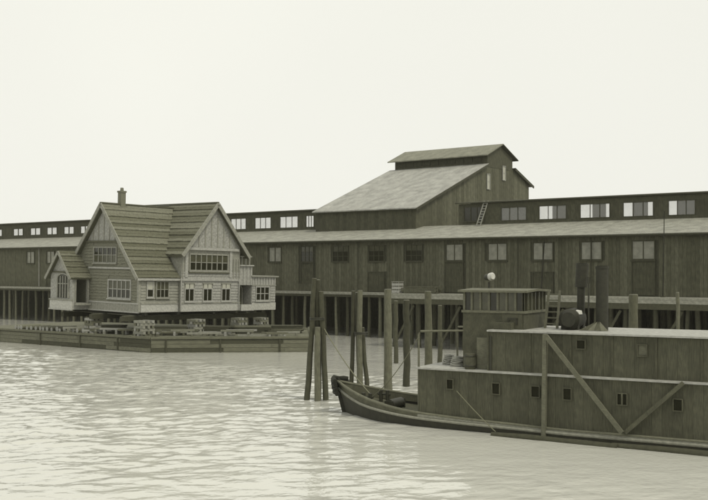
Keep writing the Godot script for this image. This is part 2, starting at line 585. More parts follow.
# a glazed monitor along the roof; one sees the sky through it where the windows of both sides line up
func clerestory(w: Node3D, x0: float, x1: float, wins: Array, right: bool) -> void:
	var base := 14.03 - DECK
	var lo := 14.5 - DECK
	var hi := 16.25 - DECK
	var top := 16.85 - DECK
	for side in 2:
		var z: float = [-9.0, -15.0][side]
		var spans := []
		if side == 0:
			for v in wins:
				spans.append([wall_x(v[0], z), wall_x(v[1], z)])
		elif right:
			for v in [[539, 553], [580, 593], [606, 611], [623, 633], [648, 655], [669, 678], [700, 735]]:
				spans.append([wall_x(v[0] - 0.4, z), wall_x(v[1] + 0.4, z)])
		else:
			for v in wins:
				spans.append([wall_x(v[0] - 0.5, z), wall_x(v[1] + 0.5, z)])
		spans.sort_custom(func(p, q): return p[0] < q[0])
		var y0: float = lo if side == 0 else lo - 0.05
		var y1: float = hi if side == 0 else hi + 0.42
		boxp(w, "clerestory_wall", Vector3((x0 + x1) * 0.5, (base + y0) * 0.5, z), Vector3(x1 - x0, y0 - base, 0.14), M.dark_board1)
		boxp(w, "clerestory_wall", Vector3((x0 + x1) * 0.5, (y1 + top) * 0.5, z), Vector3(x1 - x0, top - y1, 0.14), M.dark_board1)
		var x := x0
		for s in spans + [[x1, x1]]:
			if s[0] - x > 0.02:
				var n := int(ceil((s[0] - x) / 0.6))
				if n > 9 or side == 1:
					n = 1
				for i in n:
					var a: float = lerpf(x, s[0], float(i) / n)
					var b: float = lerpf(x, s[0], float(i + 1) / n)
					boxp(w, "clerestory_board", Vector3((a + b) * 0.5, (y0 + y1) * 0.5, z + 0.004 * (i % 2)), Vector3(b - a - (0.012 if n > 1 else 0.0), y1 - y0, 0.12), M["dark_board%d" % (rng.randi() % 4)])
			if s[1] > s[0]:
				var t := Transform3D(Basis(), Vector3((s[0] + s[1]) * 0.5, (y0 + y1) * 0.5, z))
				var cols := 1
				if side == 0:
					cols = 3 if right else (2 if s[0] < wall_x(150, z) else 3)
				window(w, t, s[1] - s[0], y1 - y0, cols, 1, M.dark_board2, M.clear_pane, 0.07 if side == 1 else (0.30 if cols == 2 else 0.1), false, "clerestory_window")
			x = s[1]
	var rf := mb()
	slab(rf, [Vector3(x0 - 0.3, top + 0.02, -8.5), Vector3(x1 + 0.3, top + 0.02, -8.5), Vector3(x1 + 0.3, top + 0.35, -12.0), Vector3(x0 - 0.3, top + 0.35, -12.0)], Vector3(0, 0.14, 0))
	slab(rf, [Vector3(x0 - 0.3, top + 0.02, -15.5), Vector3(x1 + 0.3, top + 0.02, -15.5), Vector3(x1 + 0.3, top + 0.35, -12.0), Vector3(x0 - 0.3, top + 0.35, -12.0)], Vector3(0, 0.14, 0))
	part(w, "clerestory_roof", rf, M.trim_dark)
	for xx in [x0 + 0.07, x1 - 0.07]:
		boxp(w, "clerestory_end_wall", Vector3(xx, (base + top) * 0.5, -12.0), Vector3(0.13, top - base, 5.8), M.dark_board0)
func head_house(w: Node3D) -> void:
	var xl := -11.8
	var xr := 4.88
	var zf := -7.0
	var zb := -39.6
	var base := 13.5 - DECK
	var fe := 16.6 - DECK
	var ht := 23.75 - DECK
	var be := 21.6 - DECK
	var roof_y := func(z: float) -> float:
		if z > -25.8:
			return lerpf(fe, ht, (zf - z) / (zf + 25.8))
		if z < -34.2:
			return lerpf(ht, be, (-34.2 - z) / (-34.2 - zb))
		return ht
	# front boards and gable boards
	var n := 28
	for i in n:
		var a := lerpf(xl, xr, float(i) / n)
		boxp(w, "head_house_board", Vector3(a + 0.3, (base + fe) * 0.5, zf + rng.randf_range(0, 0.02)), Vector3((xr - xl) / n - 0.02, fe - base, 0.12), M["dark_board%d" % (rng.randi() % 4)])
	n = 50
	for i in n:
		var a := lerpf(zf - 0.07, zb, float(i) / n)
		var b := lerpf(zf - 0.07, zb, float(i + 1) / n)
		var st := mb()
		var lift := rng.randf_range(0, 0.02)
		var ya: float = roof_y.call(a - 0.01)
		var yb: float = roof_y.call(b + 0.01)
		slab(st, [Vector3(xr - 0.07 + lift, base, a - 0.01), Vector3(xr - 0.07 + lift, base, b + 0.01), Vector3(xr - 0.07 + lift, yb, b + 0.01), Vector3(xr - 0.07 + lift, ya, a - 0.01)], Vector3(-0.12, 0, 0))
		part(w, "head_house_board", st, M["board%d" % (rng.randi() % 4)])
	var core := mb()
	var prof := []
	for z in [zf - 0.1, -25.8, -34.2, zb]:
		prof.append(Vector3(xl + 0.06, roof_y.call(z) - 0.05, z))
	prof.append(Vector3(xl + 0.06, base, zb))
	prof.append(Vector3(xl + 0.06, base, zf - 0.1))
	slab(core, prof, Vector3(xr - xl - 0.3, 0, 0))
	part(w, "head_house_wall", core, M.dark_board0)
	# big front slope in strips, back slope
	for i in 9:
		var a := lerpf(xl - 0.3, xr + 0.45, i / 9.0)
		var b := lerpf(xl - 0.3, xr + 0.45, (i + 1) / 9.0)
		var st := mb()
		var y0 := fe - 0.22
		var l := rng.randf_range(0, 0.02)
		slab(st, [Vector3(a, y0 + l, zf + 0.55), Vector3(b - 0.02, y0 + l, zf + 0.55), Vector3(b - 0.02, ht + l, -25.8), Vector3(a, ht + l, -25.8)], Vector3(0, 0.14, 0))
		part(w, "head_house_roof_sheet", st, M.roof_head)
	var bs := mb()
	slab(bs, [Vector3(xl - 0.3, ht, -34.2), Vector3(xr + 0.45, ht, -34.2), Vector3(xr + 0.45, be - 0.18, zb - 0.8), Vector3(xl - 0.3, be - 0.18, zb - 0.8)], Vector3(0, 0.16, 0))
	part(w, "head_house_roof", bs, M.trim_dark)
	var vg := mb()
	bar(vg, Vector3(xr + 0.4, fe - 0.3, zf + 0.55), Vector3(xr + 0.4, ht - 0.08, -25.8), 0.12, 0.3)
	bar(vg, Vector3(xr + 0.4, ht - 0.08, -34.2), Vector3(xr + 0.4, be - 0.26, zb - 0.8), 0.12, 0.3)
	part(w, "barge_board", vg, M.trim_dark)
	boxp(w, "head_house_fascia", Vector3((xl + xr) * 0.5 + 0.07, fe - 0.2, zf + 0.5), Vector3(xr - xl + 0.7, 0.2, 0.08), M.trim_dark)
	# ridge monitor
	var me := 25.35 - DECK
	var mr := 27.0 - DECK
	var mw := mb()
	slab(mw, [Vector3(xl + 0.4, ht - 0.3, -26.2), Vector3(xl + 0.4, me, -26.2), Vector3(xl + 0.4, mr - 0.15, -30.1), Vector3(xl + 0.4, me, -34.0), Vector3(xl + 0.4, ht - 0.3, -34.0)], Vector3(xr - xl - 0.42, 0, 0))
	part(w, "ridge_monitor", mw, M.dark_board1)
	for i in 10:
		boxp(w, "louvre", Vector3(lerpf(xl + 1.1, xr - 0.9, (i + 0.5) / 10.0), ht + 0.85, -26.14), Vector3(1.2, 0.7, 0.08), M.trim_dark)
	for s in [-1, 1]:
		var rs := mb()
		slab(rs, [Vector3(xl - 0.35, me - 0.35, -30.1 + s * 4.9), Vector3(xr + 0.5, me - 0.35, -30.1 + s * 4.9), Vector3(xr + 0.5, mr + 0.02, -30.1), Vector3(xl - 0.35, mr + 0.02, -30.1)], Vector3(0, 0.15, 0))
		part(w, "ridge_monitor_roof", rs, M.roof_monitor if s == 1 else M.trim_dark)
	# windows of the gable
	var out := Vector3(1, 0, 0)
	window(w, facing(Vector3(xr - 0.01, 21.3 - DECK, -26.4), out), 1.0, 2.3, 1, 2, M.frame_pale, M.curtain, 0.08, false)
	window(w, facing(Vector3(xr - 0.01, 22.9 - DECK, -31.2), out), 1.0, 2.2, 1, 2, M.frame_pale, M.curtain, 0.08, false)
	# recessed bay with a dark opening beside the clerestory
	window(w, Transform3D(Basis(), Vector3(wall_x(474, -8.9), 15.5 - DECK, -8.92)), 3.0, 2.0, 3, 1, M.trim_dark, M.pane_dark, 0.12, false)

# ---------------------------------------------------------------- barge
var barge_plan := []
func build_barge() -> void:
	var a := sight(-32, 121.0, 0)
	var b := sight(151, 101.4, 0)
	var c := sight(311, 102.6, 0)
	var d := c + FWD * 17.0 + RGT * -1.0
	var e := a + FWD * 13.0 + RGT * 9.0
	barge_plan = [a, b, c, d, e]
	var g := thing("barge", "long low timber barge carrying the house", "barge", b)
	var st := mb()
	var rim := []
	for p in barge_plan:
		rim.append(p - b + UP * 1.44)
	slab(st, rim, UP * -2.0)
	part(g, "hull", st, M.barge_side)
	# side planks, each face in four strakes cut into lengths
	for s in [[a, b], [b, c], [c, d]]:
		var p: Vector3 = s[0]
		var q: Vector3 = s[1]
		var len_ := p.distance_to(q)
		var dir := (q - p) / len_
		var out := dir.cross(UP)
		if out.dot(EYE - b) < 0:
			out = -out
		for row in 4:
			var x := 0.0
			while x < len_:
				var l := minf(rng.randf_range(4.5, 7.5), len_ - x)
				var sp := mb()
				var ctr := p - b + dir * (x + l * 0.5) + out * rng.randf_range(0.03, 0.06) + UP * (-0.12 + 0.4 * row)
				bx(sp, ctr, Vector3(l - 0.03, 0.375, 0.12), Basis(dir, UP, dir.cross(UP)))
				part(g, "side_plank", sp, [M.barge_side, M.fascia, M.barge_side, M.log][rng.randi() % 4])
				x += l
		var gw := mb()
		bar(gw, p - b + UP * 1.5 + out * 0.05, q - b + UP * 1.5 + out * 0.05, 0.35, 0.22)
		part(g, "gunwale", gw, M.barge_deck)
		var x2 := 1.5
		while x2 < len_:
			var rb := mb()
			bar(rb, p - b + dir * x2 + out * 0.16 + UP * -0.3, p - b + dir * x2 + out * 0.16 + UP * 1.35, 0.14, 0.14)
			part(g, "rubbing_post", rb, M.fascia)
			x2 += rng.randf_range(4.6, 8.0)
	var dk := mb()
	for i in rim.size():
		rim[i] = rim[i] + UP * 0.004
	slab(dk, rim, UP * 0.05)
	part(g, "deck", dk, M.barge_deck)

# ---------------------------------------------------------------- house
func house_frame() -> Transform3D:
	var e1 := (FWD * 0.7547 + RGT * 0.6561).normalized()
	var e2 := (FWD * -0.6561 + RGT * 0.7547).normalized()
	return Transform3D(Basis(FWD.normalized(), 0.02) * Basis(e1, UP, e2), ground_at(-22.575, 105.0, 3.9))
func courses(roof: Node, eave0: Vector3, eave1: Vector3, ridge0: Vector3, ridge1: Vector3, n: int) -> void:
	# shingle courses from eave to ridge, each thick at its butt
	var nrm := (eave1 - eave0).cross(ridge0 - eave0).normalized()
	if nrm.y < 0:
		nrm = -nrm
	n *= 2
	for i in n:
		var t0 := float(i) / n
		var t1 := minf(float(i + 1) / n + 0.02, 1.0)
		var a := eave0.lerp(ridge0, t0)
		var b := eave1.lerp(ridge1, t0)
		var c := eave1.lerp(ridge1, t1)
		var d := eave0.lerp(ridge0, t1)
		# butt edge slightly uneven: cut each course in lengths
		var len_ := a.distance_to(b)
		var m := maxi(1, int(len_ / 0.45))
		var st := mb()
		for k in m:
			var u0 := float(k) / m
			var u1 := float(k + 1) / m
			var j := (ridge0 - eave0).normalized() * rng.randf_range(-0.022, 0.022)
			var th := rng.randf_range(0.12, 0.16) if i % 2 == 0 else rng.randf_range(0.06, 0.09)
			var A := a.lerp(b, u0) + j
			var B := a.lerp(b, u1) + j
			var C := d.lerp(c, u1)
			var D := d.lerp(c, u0)
			var ctr := (A + B + C + D) * 0.25 + nrm * 0.02
			face(st, [A + nrm * th, B + nrm * th, C + nrm * 0.03, D + nrm * 0.03], ctr - nrm)
			face(st, [A, B, B + nrm * th, A + nrm * th], ctr)
			face(st, [A, A + nrm * th, D + nrm * 0.03, D], ctr)
			face(st, [B, B + nrm * th, C + nrm * 0.03, C], ctr)
		part(roof, "shingle_course", st, M["shingle%d" % (rng.randi() % 4)])
func lap(parent: Node, o: Vector3, dx: Vector3, width: float, h: float, out: Vector3, holes: Array, m: Material, piece := 3.0, gable := -1.0) -> void:
	# lapped boards on a wall: o lower corner, dx along; holes [x0, x1, y0, y1]
	var st := mb()
	var y := 0.0
	while y < h - 0.05:
		var hh := minf(0.32, h - y)
		var spans := [[0.0, width]]
		if gable > 0:                                                # keep below the rake
			var half := (11.3 - o.y - y - hh) / 1.19
			spans = [[maxf(0.0, gable - half), minf(width, gable + half)]]
		for q in holes:
			if y + hh > q[2] and y < q[3]:
				var nx := []
				for s in spans:
					if q[1] <= s[0] or q[0] >= s[1]:
						nx.append(s)
					else:
						if q[0] > s[0]:
							nx.append([s[0], q[0]])
						if q[1] < s[1]:
							nx.append([q[1], s[1]])
				spans = nx
		for s in spans:
			var n := maxi(1, int((s[1] - s[0]) / piece))
			for i in n:
				var p: Vector3 = o + dx * lerpf(s[0], s[1], float(i) / n) + UP * y
				var q2: Vector3 = o + dx * lerpf(s[0], s[1], float(i + 1) / n) + UP * y
				var ctr: Vector3 = (p + q2) * 0.5 + UP * hh * 0.5 - out * 0.2
				var th := rng.randf_range(0.06, 0.1) if piece < 1.0 else 0.07
				var drop := UP * rng.randf_range(-0.03, 0.03) if piece < 1.0 else Vector3.ZERO
				face(st, [p + out * th + drop, q2 + out * th + drop, q2 + UP * hh + out * 0.012, p + UP * hh + out * 0.012], ctr)
				face(st, [p + drop, q2 + drop, q2 + out * th + drop, p + out * th + drop], ctr + UP)
				face(st, [p, p + out * th + drop, p + UP * hh + out * 0.012, p + UP * hh], ctr)
				face(st, [q2, q2 + out * th + drop, q2 + UP * hh + out * 0.012, q2 + UP * hh], ctr)
		y += 0.32
	var r := part(parent, "lap_siding", st, m)
	r.set_meta("kind", "stuff")
func build_house() -> void:
	var fr := house_frame()
	var h := thing("timbered_house", "two-storey shingled house with steep gables standing on a barge", "house", fr.origin, fr.basis)
	var m := 1.19
	var zr := -6.4
	var ry := 11.65
	var wx := 9.8
	var wy := 12.1
	# --- body
	var body := mb()
	slab(body, [Vector3(0, 0, 0), Vector3(0, 3.95, 0), Vector3(0, ry - 0.15, zr), Vector3(0, 3.95, -12.8), Vector3(0, 0, -12.8)], Vector3(13.9, 0, 0))
	part(h, "wall", body, M.house_shingle)
	var wing := mb()
	var wl := 5.2
	var wr := 13.75
	slab(wing, [Vector3(wl, 0, 0.4), Vector3(wl, wy - (wx - wl) * m - 0.1, 0.4), Vector3(wx, wy - 0.15, 0.4), Vector3(wr, wy - (wr - wx) * m - 0.1, 0.4), Vector3(wr, 0, 0.4)], Vector3(0, 0, -6.6))
	part(h, "wing_wall", wing, M.house_board)
	# --- main roof
	var st := mb()
	var ez := 0.32
	var ey := ry - (ez - zr) * m
	slab(st, [Vector3(-0.55, ey - 0.05, ez - 0.05), Vector3(5.1, ey - 0.05, ez - 0.05), Vector3(9.6, ry - 0.04, zr), Vector3(-0.55, ry - 0.04, zr)], Vector3(0, -0.16, 0))
	slab(st, [Vector3(-0.55, ry - 0.04, zr), Vector3(14.4, ry - 0.04, zr), Vector3(14.4, ey - 0.05, -13.1), Vector3(-0.55, ey - 0.05, -13.1)], Vector3(0, -0.16, 0))
	slab(st, [Vector3(9.9, ry - 0.04, zr), Vector3(14.4, ry - 0.04, zr), Vector3(14.4, 6.9, -2.36)], Vector3(0, -0.16, 0))
	var roof := part(h, "roof", st, M.house_brown)
	# front slope, cut along the valley: lower courses end at the wing, upper ones at the valley
	var split := (wl - 4.85 + 0.0)
	var zs := -1.55
	courses(roof, Vector3(-0.6, ey, ez), Vector3(5.15, ey, ez), Vector3(-0.6, ry - (zs - zr) * m, zs), Vector3(4.95, ry - (zs - zr) * m, zs), 3)
	courses(roof, Vector3(-0.6, ry - (zs - zr) * m, zs), Vector3(4.9, ry - (zs - zr) * m, zs), Vector3(-0.6, ry, zr), Vector3(wx, ry, zr), 8)
	courses(roof, Vector3(14.45, ey, -13.12), Vector3(-0.6, ey, -13.12), Vector3(14.45, ry, zr), Vector3(-0.6, ry, zr), 10)
	var rc := mb()
	bar(rc, Vector3(-0.62, ry + 0.09, zr), Vector3(14.45, ry + 0.09, zr), 0.3, 0.14)
	part(roof, "ridge_cap", rc, M.shingle2)
	# --- wing roof
	var ws := mb()
	var el := 4.85
	var er := 14.75
	var ely := wy - (wx - el) * m
	var fz := 1.0
	for s in [[el, -1], [er, 1]]:
		slab(ws, [Vector3(s[0], ely - 0.05, fz - 0.04), Vector3(wx, wy - 0.04, fz - 0.04), Vector3(wx, wy - 0.04, zr - 0.5), Vector3(s[0], ely - 0.05, -2.0)], Vector3(0, -0.15, 0))
	var wroof := part(h, "wing_roof", ws, M.house_brown)
	courses(wroof, Vector3(el, ely, -2.7), Vector3(el, ely, fz), Vector3(wx, wy, zr - 1.2), Vector3(wx, wy, fz), 8)
	courses(wroof, Vector3(er, ely, fz), Vector3(er, ely, -2.05), Vector3(wx, wy, fz), Vector3(wx, wy, zr - 0.6), 8)
	var rw := mb()
	for s in [el, er]:
		slab(rw, [Vector3(s, ely, -13.8), Vector3(wx, wy, -13.8), Vector3(wx, wy, zr - 0.05), Vector3(s, ely, -11.2)], Vector3(0, -0.15, 0))
	part(wroof, "rear_slope", rw, M.shingle0)
	var rwall := mb()
	slab(rwall, [Vector3(wl, 0, -12.7), Vector3(wl, wy - (wx - wl) * m - 0.2, -12.7), Vector3(wx, wy - 0.25, -12.7), Vector3(wr, wy - (wr - wx) * m - 0.2, -12.7), Vector3(wr, 0, -12.7)], Vector3(0, 0, -0.7))
	part(h, "wing_wall", rwall, M.house_board)
	var wc := mb()
	bar(wc, Vector3(wx, wy + 0.09, -13.8), Vector3(wx, wy + 0.09, fz), 0.3, 0.14)
	part(wroof, "ridge_cap", wc, M.shingle0)
	# --- barge boards
	for s in [[0.35, ey - 0.1], [-13.12, ey - 0.05]]:
		var bb := mb()
		bar(bb, Vector3(-0.62, s[1] - 0.02, s[0]), Vector3(-0.62, ry - 0.08, zr), 0.1, 0.4)
		part(h, "barge_board", bb, M.house_board)
	for s in [el, er]:
		var bb := mb()
		bar(bb, Vector3(s, ely - 0.1, fz + 0.04), Vector3(wx, wy - 0.12, fz + 0.04), 0.1, 0.42)
		part(h, "barge_board", bb, M.house_board)
	boxp(h, "eaves_fascia", Vector3(2.3, ey - 0.13, ez + 0.02), Vector3(5.7, 0.24, 0.08), M.house_trim)
	# --- left gable (x = 0, faces -x)
	var L := Vector3(-1, 0, 0)
	var tri := mb()
	slab(tri, [Vector3(-0.06, 7.6, zr + (ry - 7.6) / m - 0.3), Vector3(-0.06, ry - 0.5, zr), Vector3(-0.06, 7.6, zr - (ry - 7.6) / m + 0.3)], Vector3(0.05, 0, 0))
	part(h, "gable_panel", tri, M.stucco)
	for z in [-8.4, -7.4, -6.4, -5.4, -4.4]:
		var hh: float = ry - 0.5 - absf(z - zr) * m - 7.6
		if hh > 0.3:
			boxp(h, "batten", Vector3(-0.09, 7.6 + hh * 0.5, z), Vector3(0.07, hh, 0.13), M.house_board)
	boxp(h, "band", Vector3(-0.12, 7.52, zr), Vector3(0.24, 0.2, 6.3), M.house_brown)  # dark colour stands for the shadow line below the gable panel
	boxp(h, "band", Vector3(-0.08, 4.65, -4.95), Vector3(0.16, 0.2, 8.3), M.house_trim)
	lap(h, Vector3(0, 0.95, -9.0), Vector3(0, 0, 1), 8.95, 3.6, L, [[3.5, 7.65, 0.4, 2.6]], M.house_shingle, 0.4, 2.6)
	lap(h, Vector3(0, 4.8, -10.6), Vector3(0, 0, 1), 9.9, 1.0, L, [[2.2, 6.7, 0.2, 3]], M.house_shingle, 0.4, 4.2)
	lap(h, Vector3(0, 5.8, -10.2), Vector3(0, 0, 1), 8.0, 1.6, L, [[1.8, 6.3, -1, 1.3]], M.house_shingle, 0.4, 3.8)
	window(h, facing(Vector3(-0.02, 6.05, -6.15), L), 4.3, 1.8, 5, 2, M.house_board, M.pane_grey, 0.13, true, "window", M.pane_dark)
	window(h, facing(Vector3(-0.02, 2.4, -3.43), L), 4.15, 2.1, 5, 2, M.house_trim, M.pane_dark, 0.15, true, "window", M.pane_grey)
	boxp(h, "skirt", Vector3(-0.06, 0.45, -4.5), Vector3(0.12, 0.8, 9.0), M.house_board)
	boxp(h, "band", Vector3(-0.09, 0.93, -4.5), Vector3(0.18, 0.16, 9.04), M.house_trim)
	boxp(h, "band", Vector3(-0.09, 0.02, -4.5), Vector3(0.2, 0.14, 9.04), M.house_trim)
	boxp(h, "corner_board", Vector3(-0.02, 1.95, -0.08), Vector3(0.28, 3.8, 0.3), M.house_board)
	# --- front wall (z = 0) between the corner and the wing
	var F := Vector3(0, 0, 1)
	lap(h, Vector3(0.15, 1.0, 0), Vector3(1, 0, 0), 5.0, 2.8, F, [[0.65, 3.75, 0.45, 2.4]], M.house_board)
	window(h, Transform3D(Basis(), Vector3(1.36, 2.45, 0.0)), 0.95, 1.75, 1, 2, M.house_trim, M.pane_dark, 0.12, true, "window", M.curtain)
	window(h, Transform3D(Basis(), Vector3(2.98, 2.45, 0.0)), 1.75, 1.85, 3, 2, M.house_board, M.pane_dark, 0.11, true, "window", M.pane_grey)
	boxp(h, "skirt", Vector3(2.65, 0.46, 0.05), Vector3(5.0, 0.84, 0.1), M.house_skirt)
	boxp(h, "band", Vector3(2.65, 0.95, 0.07), Vector3(5.04, 0.16, 0.16), M.house_board)
	# --- wing front
	var wf := 0.4
	lap(h, Vector3(wl, 1.0, wf), Vector3(1, 0, 0), wr - wl, 2.4, F, [[0.4, 1.9, 0.05, 2.2], [3.0, 4.5, 0.05, 2.2], [5.7, 7.2, 0.05, 2.2]], M.stucco)
	lap(h, Vector3(wl, 3.6, wf), Vector3(1, 0, 0), wr - wl, 0.8, F, [], M.stucco)
	for x in [6.35, 8.95, 11.65]:
		var o := window(h, Transform3D(Basis(), Vector3(x, 1.85, wf)), 1.4, 1.5, 2, 1, M.house_trim, M.pane_dark, 0.12)
		for s in [-1, 1]:
			boxp(o, "blind", Vector3(s * 0.31, 1.0, 0.06), Vector3(0.5, 0.5, 0.05), M.curtain)
		boxp(o, "head", Vector3(0, 1.3, 0.07), Vector3(1.5, 0.12, 0.14), M.house_board)
	boxp(h, "band", Vector3((wl + wr) * 0.5, 3.5, wf + 0.08), Vector3(wr - wl + 0.1, 0.2, 0.16), M.house_trim)
	boxp(h, "skirt", Vector3((wl + wr) * 0.5, 0.46, wf + 0.05), Vector3(wr - wl, 0.84, 0.1), M.house_skirt)
	boxp(h, "band", Vector3((wl + wr) * 0.5, 0.95, wf + 0.07), Vector3(wr - wl + 0.06, 0.16, 0.16), M.house_board)
	window(h, Transform3D(Basis(), Vector3(9.1, 5.45, wf)), 5.7, 1.95, 7, 2, M.house_board, M.pane_dark, 0.15, true, "window", M.pane_grey)
	boxp(h, "band", Vector3(9.1, 4.35, wf + 0.08), Vector3(5.9, 0.2, 0.2), M.house_brown)
	for x in [5.85, 12.3]:
		boxp(h, "post", Vector3(x, 5.3, wf + 0.06), Vector3(0.35, 3.0, 0.14), M.house_trim)
	for x in [5.35, 12.75, 13.2, 13.6]:
		boxp(h, "batten", Vector3(x, 4.8, wf + 0.05), Vector3(0.14, 2.2, 0.1), M.house_board)
	boxp(h, "beam", Vector3(wx - 0.15, 6.95, wf + 0.13), Vector3(7.5, 0.3, 0.26), M.house_trim)
	var wt := mb()
	slab(wt, [Vector3(wx - 3.6, 7.12, wf + 0.02), Vector3(wx, wy - 0.45, wf + 0.02), Vector3(wx + 3.6, 7.12, wf + 0.02)], Vector3(0, 0, 0.06))
	part(h, "gable_panel", wt, M.stucco)
	var x2 := wx - 3.15
	while x2 < wx + 3.3:
		var hh := wy - 0.5 - absf(x2 - wx) * m - 7.1
		if hh > 0.2:
			boxp(h, "batten", Vector3(x2, 7.1 + hh * 0.5, wf + 0.1), Vector3(0.16, hh, 0.07), M.house_board)
		x2 += 0.9
	# side wall of the wing above the lower roof is part of wing_wall; downspouts
	for p in [Vector3(5.05, 0, 0.62), Vector3(13.55, 0, 0.58)]:
		var ds := mb()
		tube(ds, [p + UP * 3.7, p + UP * 0.1], [0.07, 0.07], 6)
		part(h, "downspout", ds, M.house_trim)
	# --- chimney
	var ch := mb()
	bx(ch, Vector3(2.16, 12.0, zr), Vector3(0.62, 2.0, 0.62))
	bx(ch, Vector3(2.16, 13.1, zr), Vector3(0.74, 0.2, 0.74))
	var cn := part(h, "chimney", ch, M.chimney)
	var pot := mb()
	lathe(pot, Vector3(2.16, 13.2, zr), [[0.2, 0], [0.17, 0.35], [0.1, 0.35], [0.0, 0.3]], 10)
	part(cn, "chimney_pot", pot, M.chimney)
	# --- porch on the left face
	var pz0 := -9.0
	var pz1 := -13.3
	var pc := -11.15
	var pt := 6.4 - 2.15 * m
	var pw := mb()
	slab(pw, [Vector3(-2.2, 0, pz0), Vector3(-2.2, pt, pz0), Vector3(-2.2, 6.35, pc), Vector3(-2.2, pt, pz1), Vector3(-2.2, 0, pz1)], Vector3(0.15, 0, 0))
	part(h, "porch_wall", pw, M.stucco)
	boxp(h, "porch_wall", Vector3(-1.02, pt * 0.5, pz1 + 0.08), Vector3(2.05, pt, 0.15), M.stucco)
	# side with the doorway: jambs, sill wall and the arched head
	var ps := mb()
	bx(ps, Vector3(-1.94, pt * 0.5, pz0 - 0.075), Vector3(0.22, pt, 0.15))
	bx(ps, Vector3(-0.17, pt * 0.5, pz0 - 0.075), Vector3(0.36, pt, 0.15))
	bx(ps, Vector3(-1.09, 0.37, pz0 - 0.075), Vector3(1.48, 0.75, 0.15))
	bx(ps, Vector3(-1.09, (3.5 + pt) * 0.5, pz0 - 0.075), Vector3(1.48, pt - 3.5, 0.15))
	for s in [-1, 1]:
		slab(ps, [Vector3(-1.08 + s * 0.74, 3.5, pz0), Vector3(-1.08 + s * 0.28, 3.5, pz0), Vector3(-1.08 + s * 0.55, 3.4, pz0), Vector3(-1.08 + s * 0.74, 3.2, pz0)], Vector3(0, 0, -0.15))
	part(h, "porch_side_wall", ps, M.stucco)
	boxp(h, "porch_floor", Vector3(-1.05, 0.66, pc), Vector3(1.98, 0.12, 3.95), M.house_board)
	var pr := mb()
	var pe := 6.4 - 2.5 * m
	for s in [-1, 1]:
		slab(pr, [Vector3(-2.7, 6.4, pc), Vector3(0.6, 6.4, pc), Vector3(0.1, pe, pc + s * 2.5), Vector3(-2.7, pe, pc + s * 2.5)], Vector3(0, -0.12, 0))
	var proof := part(h, "porch_roof", pr, M.house_brown)
	courses(proof, Vector3(-2.72, pe, pc + 2.55), Vector3(0.0, pe, pc + 2.55), Vector3(-2.72, 6.42, pc), Vector3(0.6, 6.42, pc), 5)
	courses(proof, Vector3(0.0, pe, pc - 2.55), Vector3(-2.72, pe, pc - 2.55), Vector3(0.6, 6.42, pc), Vector3(-2.72, 6.42, pc), 5)
	for s in [-1, 1]:
		var bb := mb()
		bar(bb, Vector3(-2.74, pe - 0.1, pc + s * 2.5), Vector3(-2.74, 6.3, pc), 0.09, 0.3)
		part(h, "barge_board", bb, M.house_board)
	boxp(h, "band", Vector3(-2.26, 4.1, pc), Vector3(0.14, 0.16, 3.7), M.house_brown)
	boxp(h, "band", Vector3(-2.28, 1.05, pc), Vector3(0.18, 0.16, 4.4), M.house_board)
	boxp(h, "skirt", Vector3(-2.25, 0.5, pc), Vector3(0.1, 0.9, 4.3), M.house_skirt)
	boxp(h, "band", Vector3(-2.28, -0.02, pc), Vector3(0.2, 0.16, 4.4), M.house_trim)
	arched(h, "arched_window", facing(Vector3(-2.21, 1.25, -10.75), L), 2.0, 2.6, M.house_board, M.pane_dark, 3)
	arched(h, "arched_doorway", facing(Vector3(-1.08, 0.75, pz0 + 0.01), F), 1.45, 2.75, M.house_board, M.house_brown, -1)
	boxp(h, "porch_step", Vector3(-1.08, 0.6, pz0 + 0.3), Vector3(1.8, 0.2, 0.6), M.house_board)
	# --- low wing at the far end with its doorway
	var aw := mb()
	bx(aw, Vector3(17.8, 1.95, -2.6), Vector3(3.9, 3.9, 5.6))
	part(h, "annex_wall", aw, M.stucco)
	boxp(h, "annex_roof", Vector3(17.85, 3.98, -2.6), Vector3(4.4, 0.16, 6.1), M.house_board)
	lap(h, Vector3(15.9, 1.0, 0.2), Vector3(1, 0, 0), 3.8, 1.9, F, [[0.5, 3.0, 0, 1.9]], M.stucco)
	for i in 9:
		boxp(h, "batten", Vector3(16.0 + i * 0.45, 3.4, 0.24), Vector3(0.16, 0.9, 0.09), M.house_trim)
	boxp(h, "band", Vector3(17.8, 2.93, 0.25), Vector3(3.9, 0.14, 0.12), M.house_board)
	window(h, Transform3D(Basis(), Vector3(17.6, 1.95, 0.2)), 2.3, 1.75, 3, 2, M.house_trim, M.pane_dark, 0.14, true, "window", M.pane_dark)
	boxp(h, "skirt", Vector3(17.8, 0.45, 0.25), Vector3(3.9, 0.85, 0.1), M.house_skirt)
	var rec := mb()
	bx(rec, Vector3(14.8, 1.5, -2.8), Vector3(2.1, 3.0, 3.2))
	part(h, "entry_wall", rec, M.house_brown)
	arched(h, "entry_door", Transform3D(Basis(), Vector3(14.75, 0.3, -1.19)), 1.5, 2.5, M.house_board, M.house_brown, 0)
	boxp(h, "entry_floor", Vector3(14.8, 0.1, -0.5), Vector3(2.0, 0.2, 1.6), M.house_board)
	var hd := mb()
	bx(hd, Vector3(14.85, 4.05, -1.4), Vector3(2.05, 2.2, 3.3))
	part(h, "entry_hood", hd, M.stucco)
	for i in 4:
		boxp(h, "batten", Vector3(14.0 + i * 0.57, 4.05, 0.28), Vector3(0.2, 2.2, 0.08), M.house_trim)
	boxp(h, "hood_rail", Vector3(14.85, 5.22, -1.3), Vector3(2.2, 0.14, 3.6), M.house_trim)
	for i in 3:
		boxp(h, "baluster", Vector3(14.25 + i * 0.6, 5.75, 0.2), Vector3(0.13, 0.9, 0.13), M.house_board)
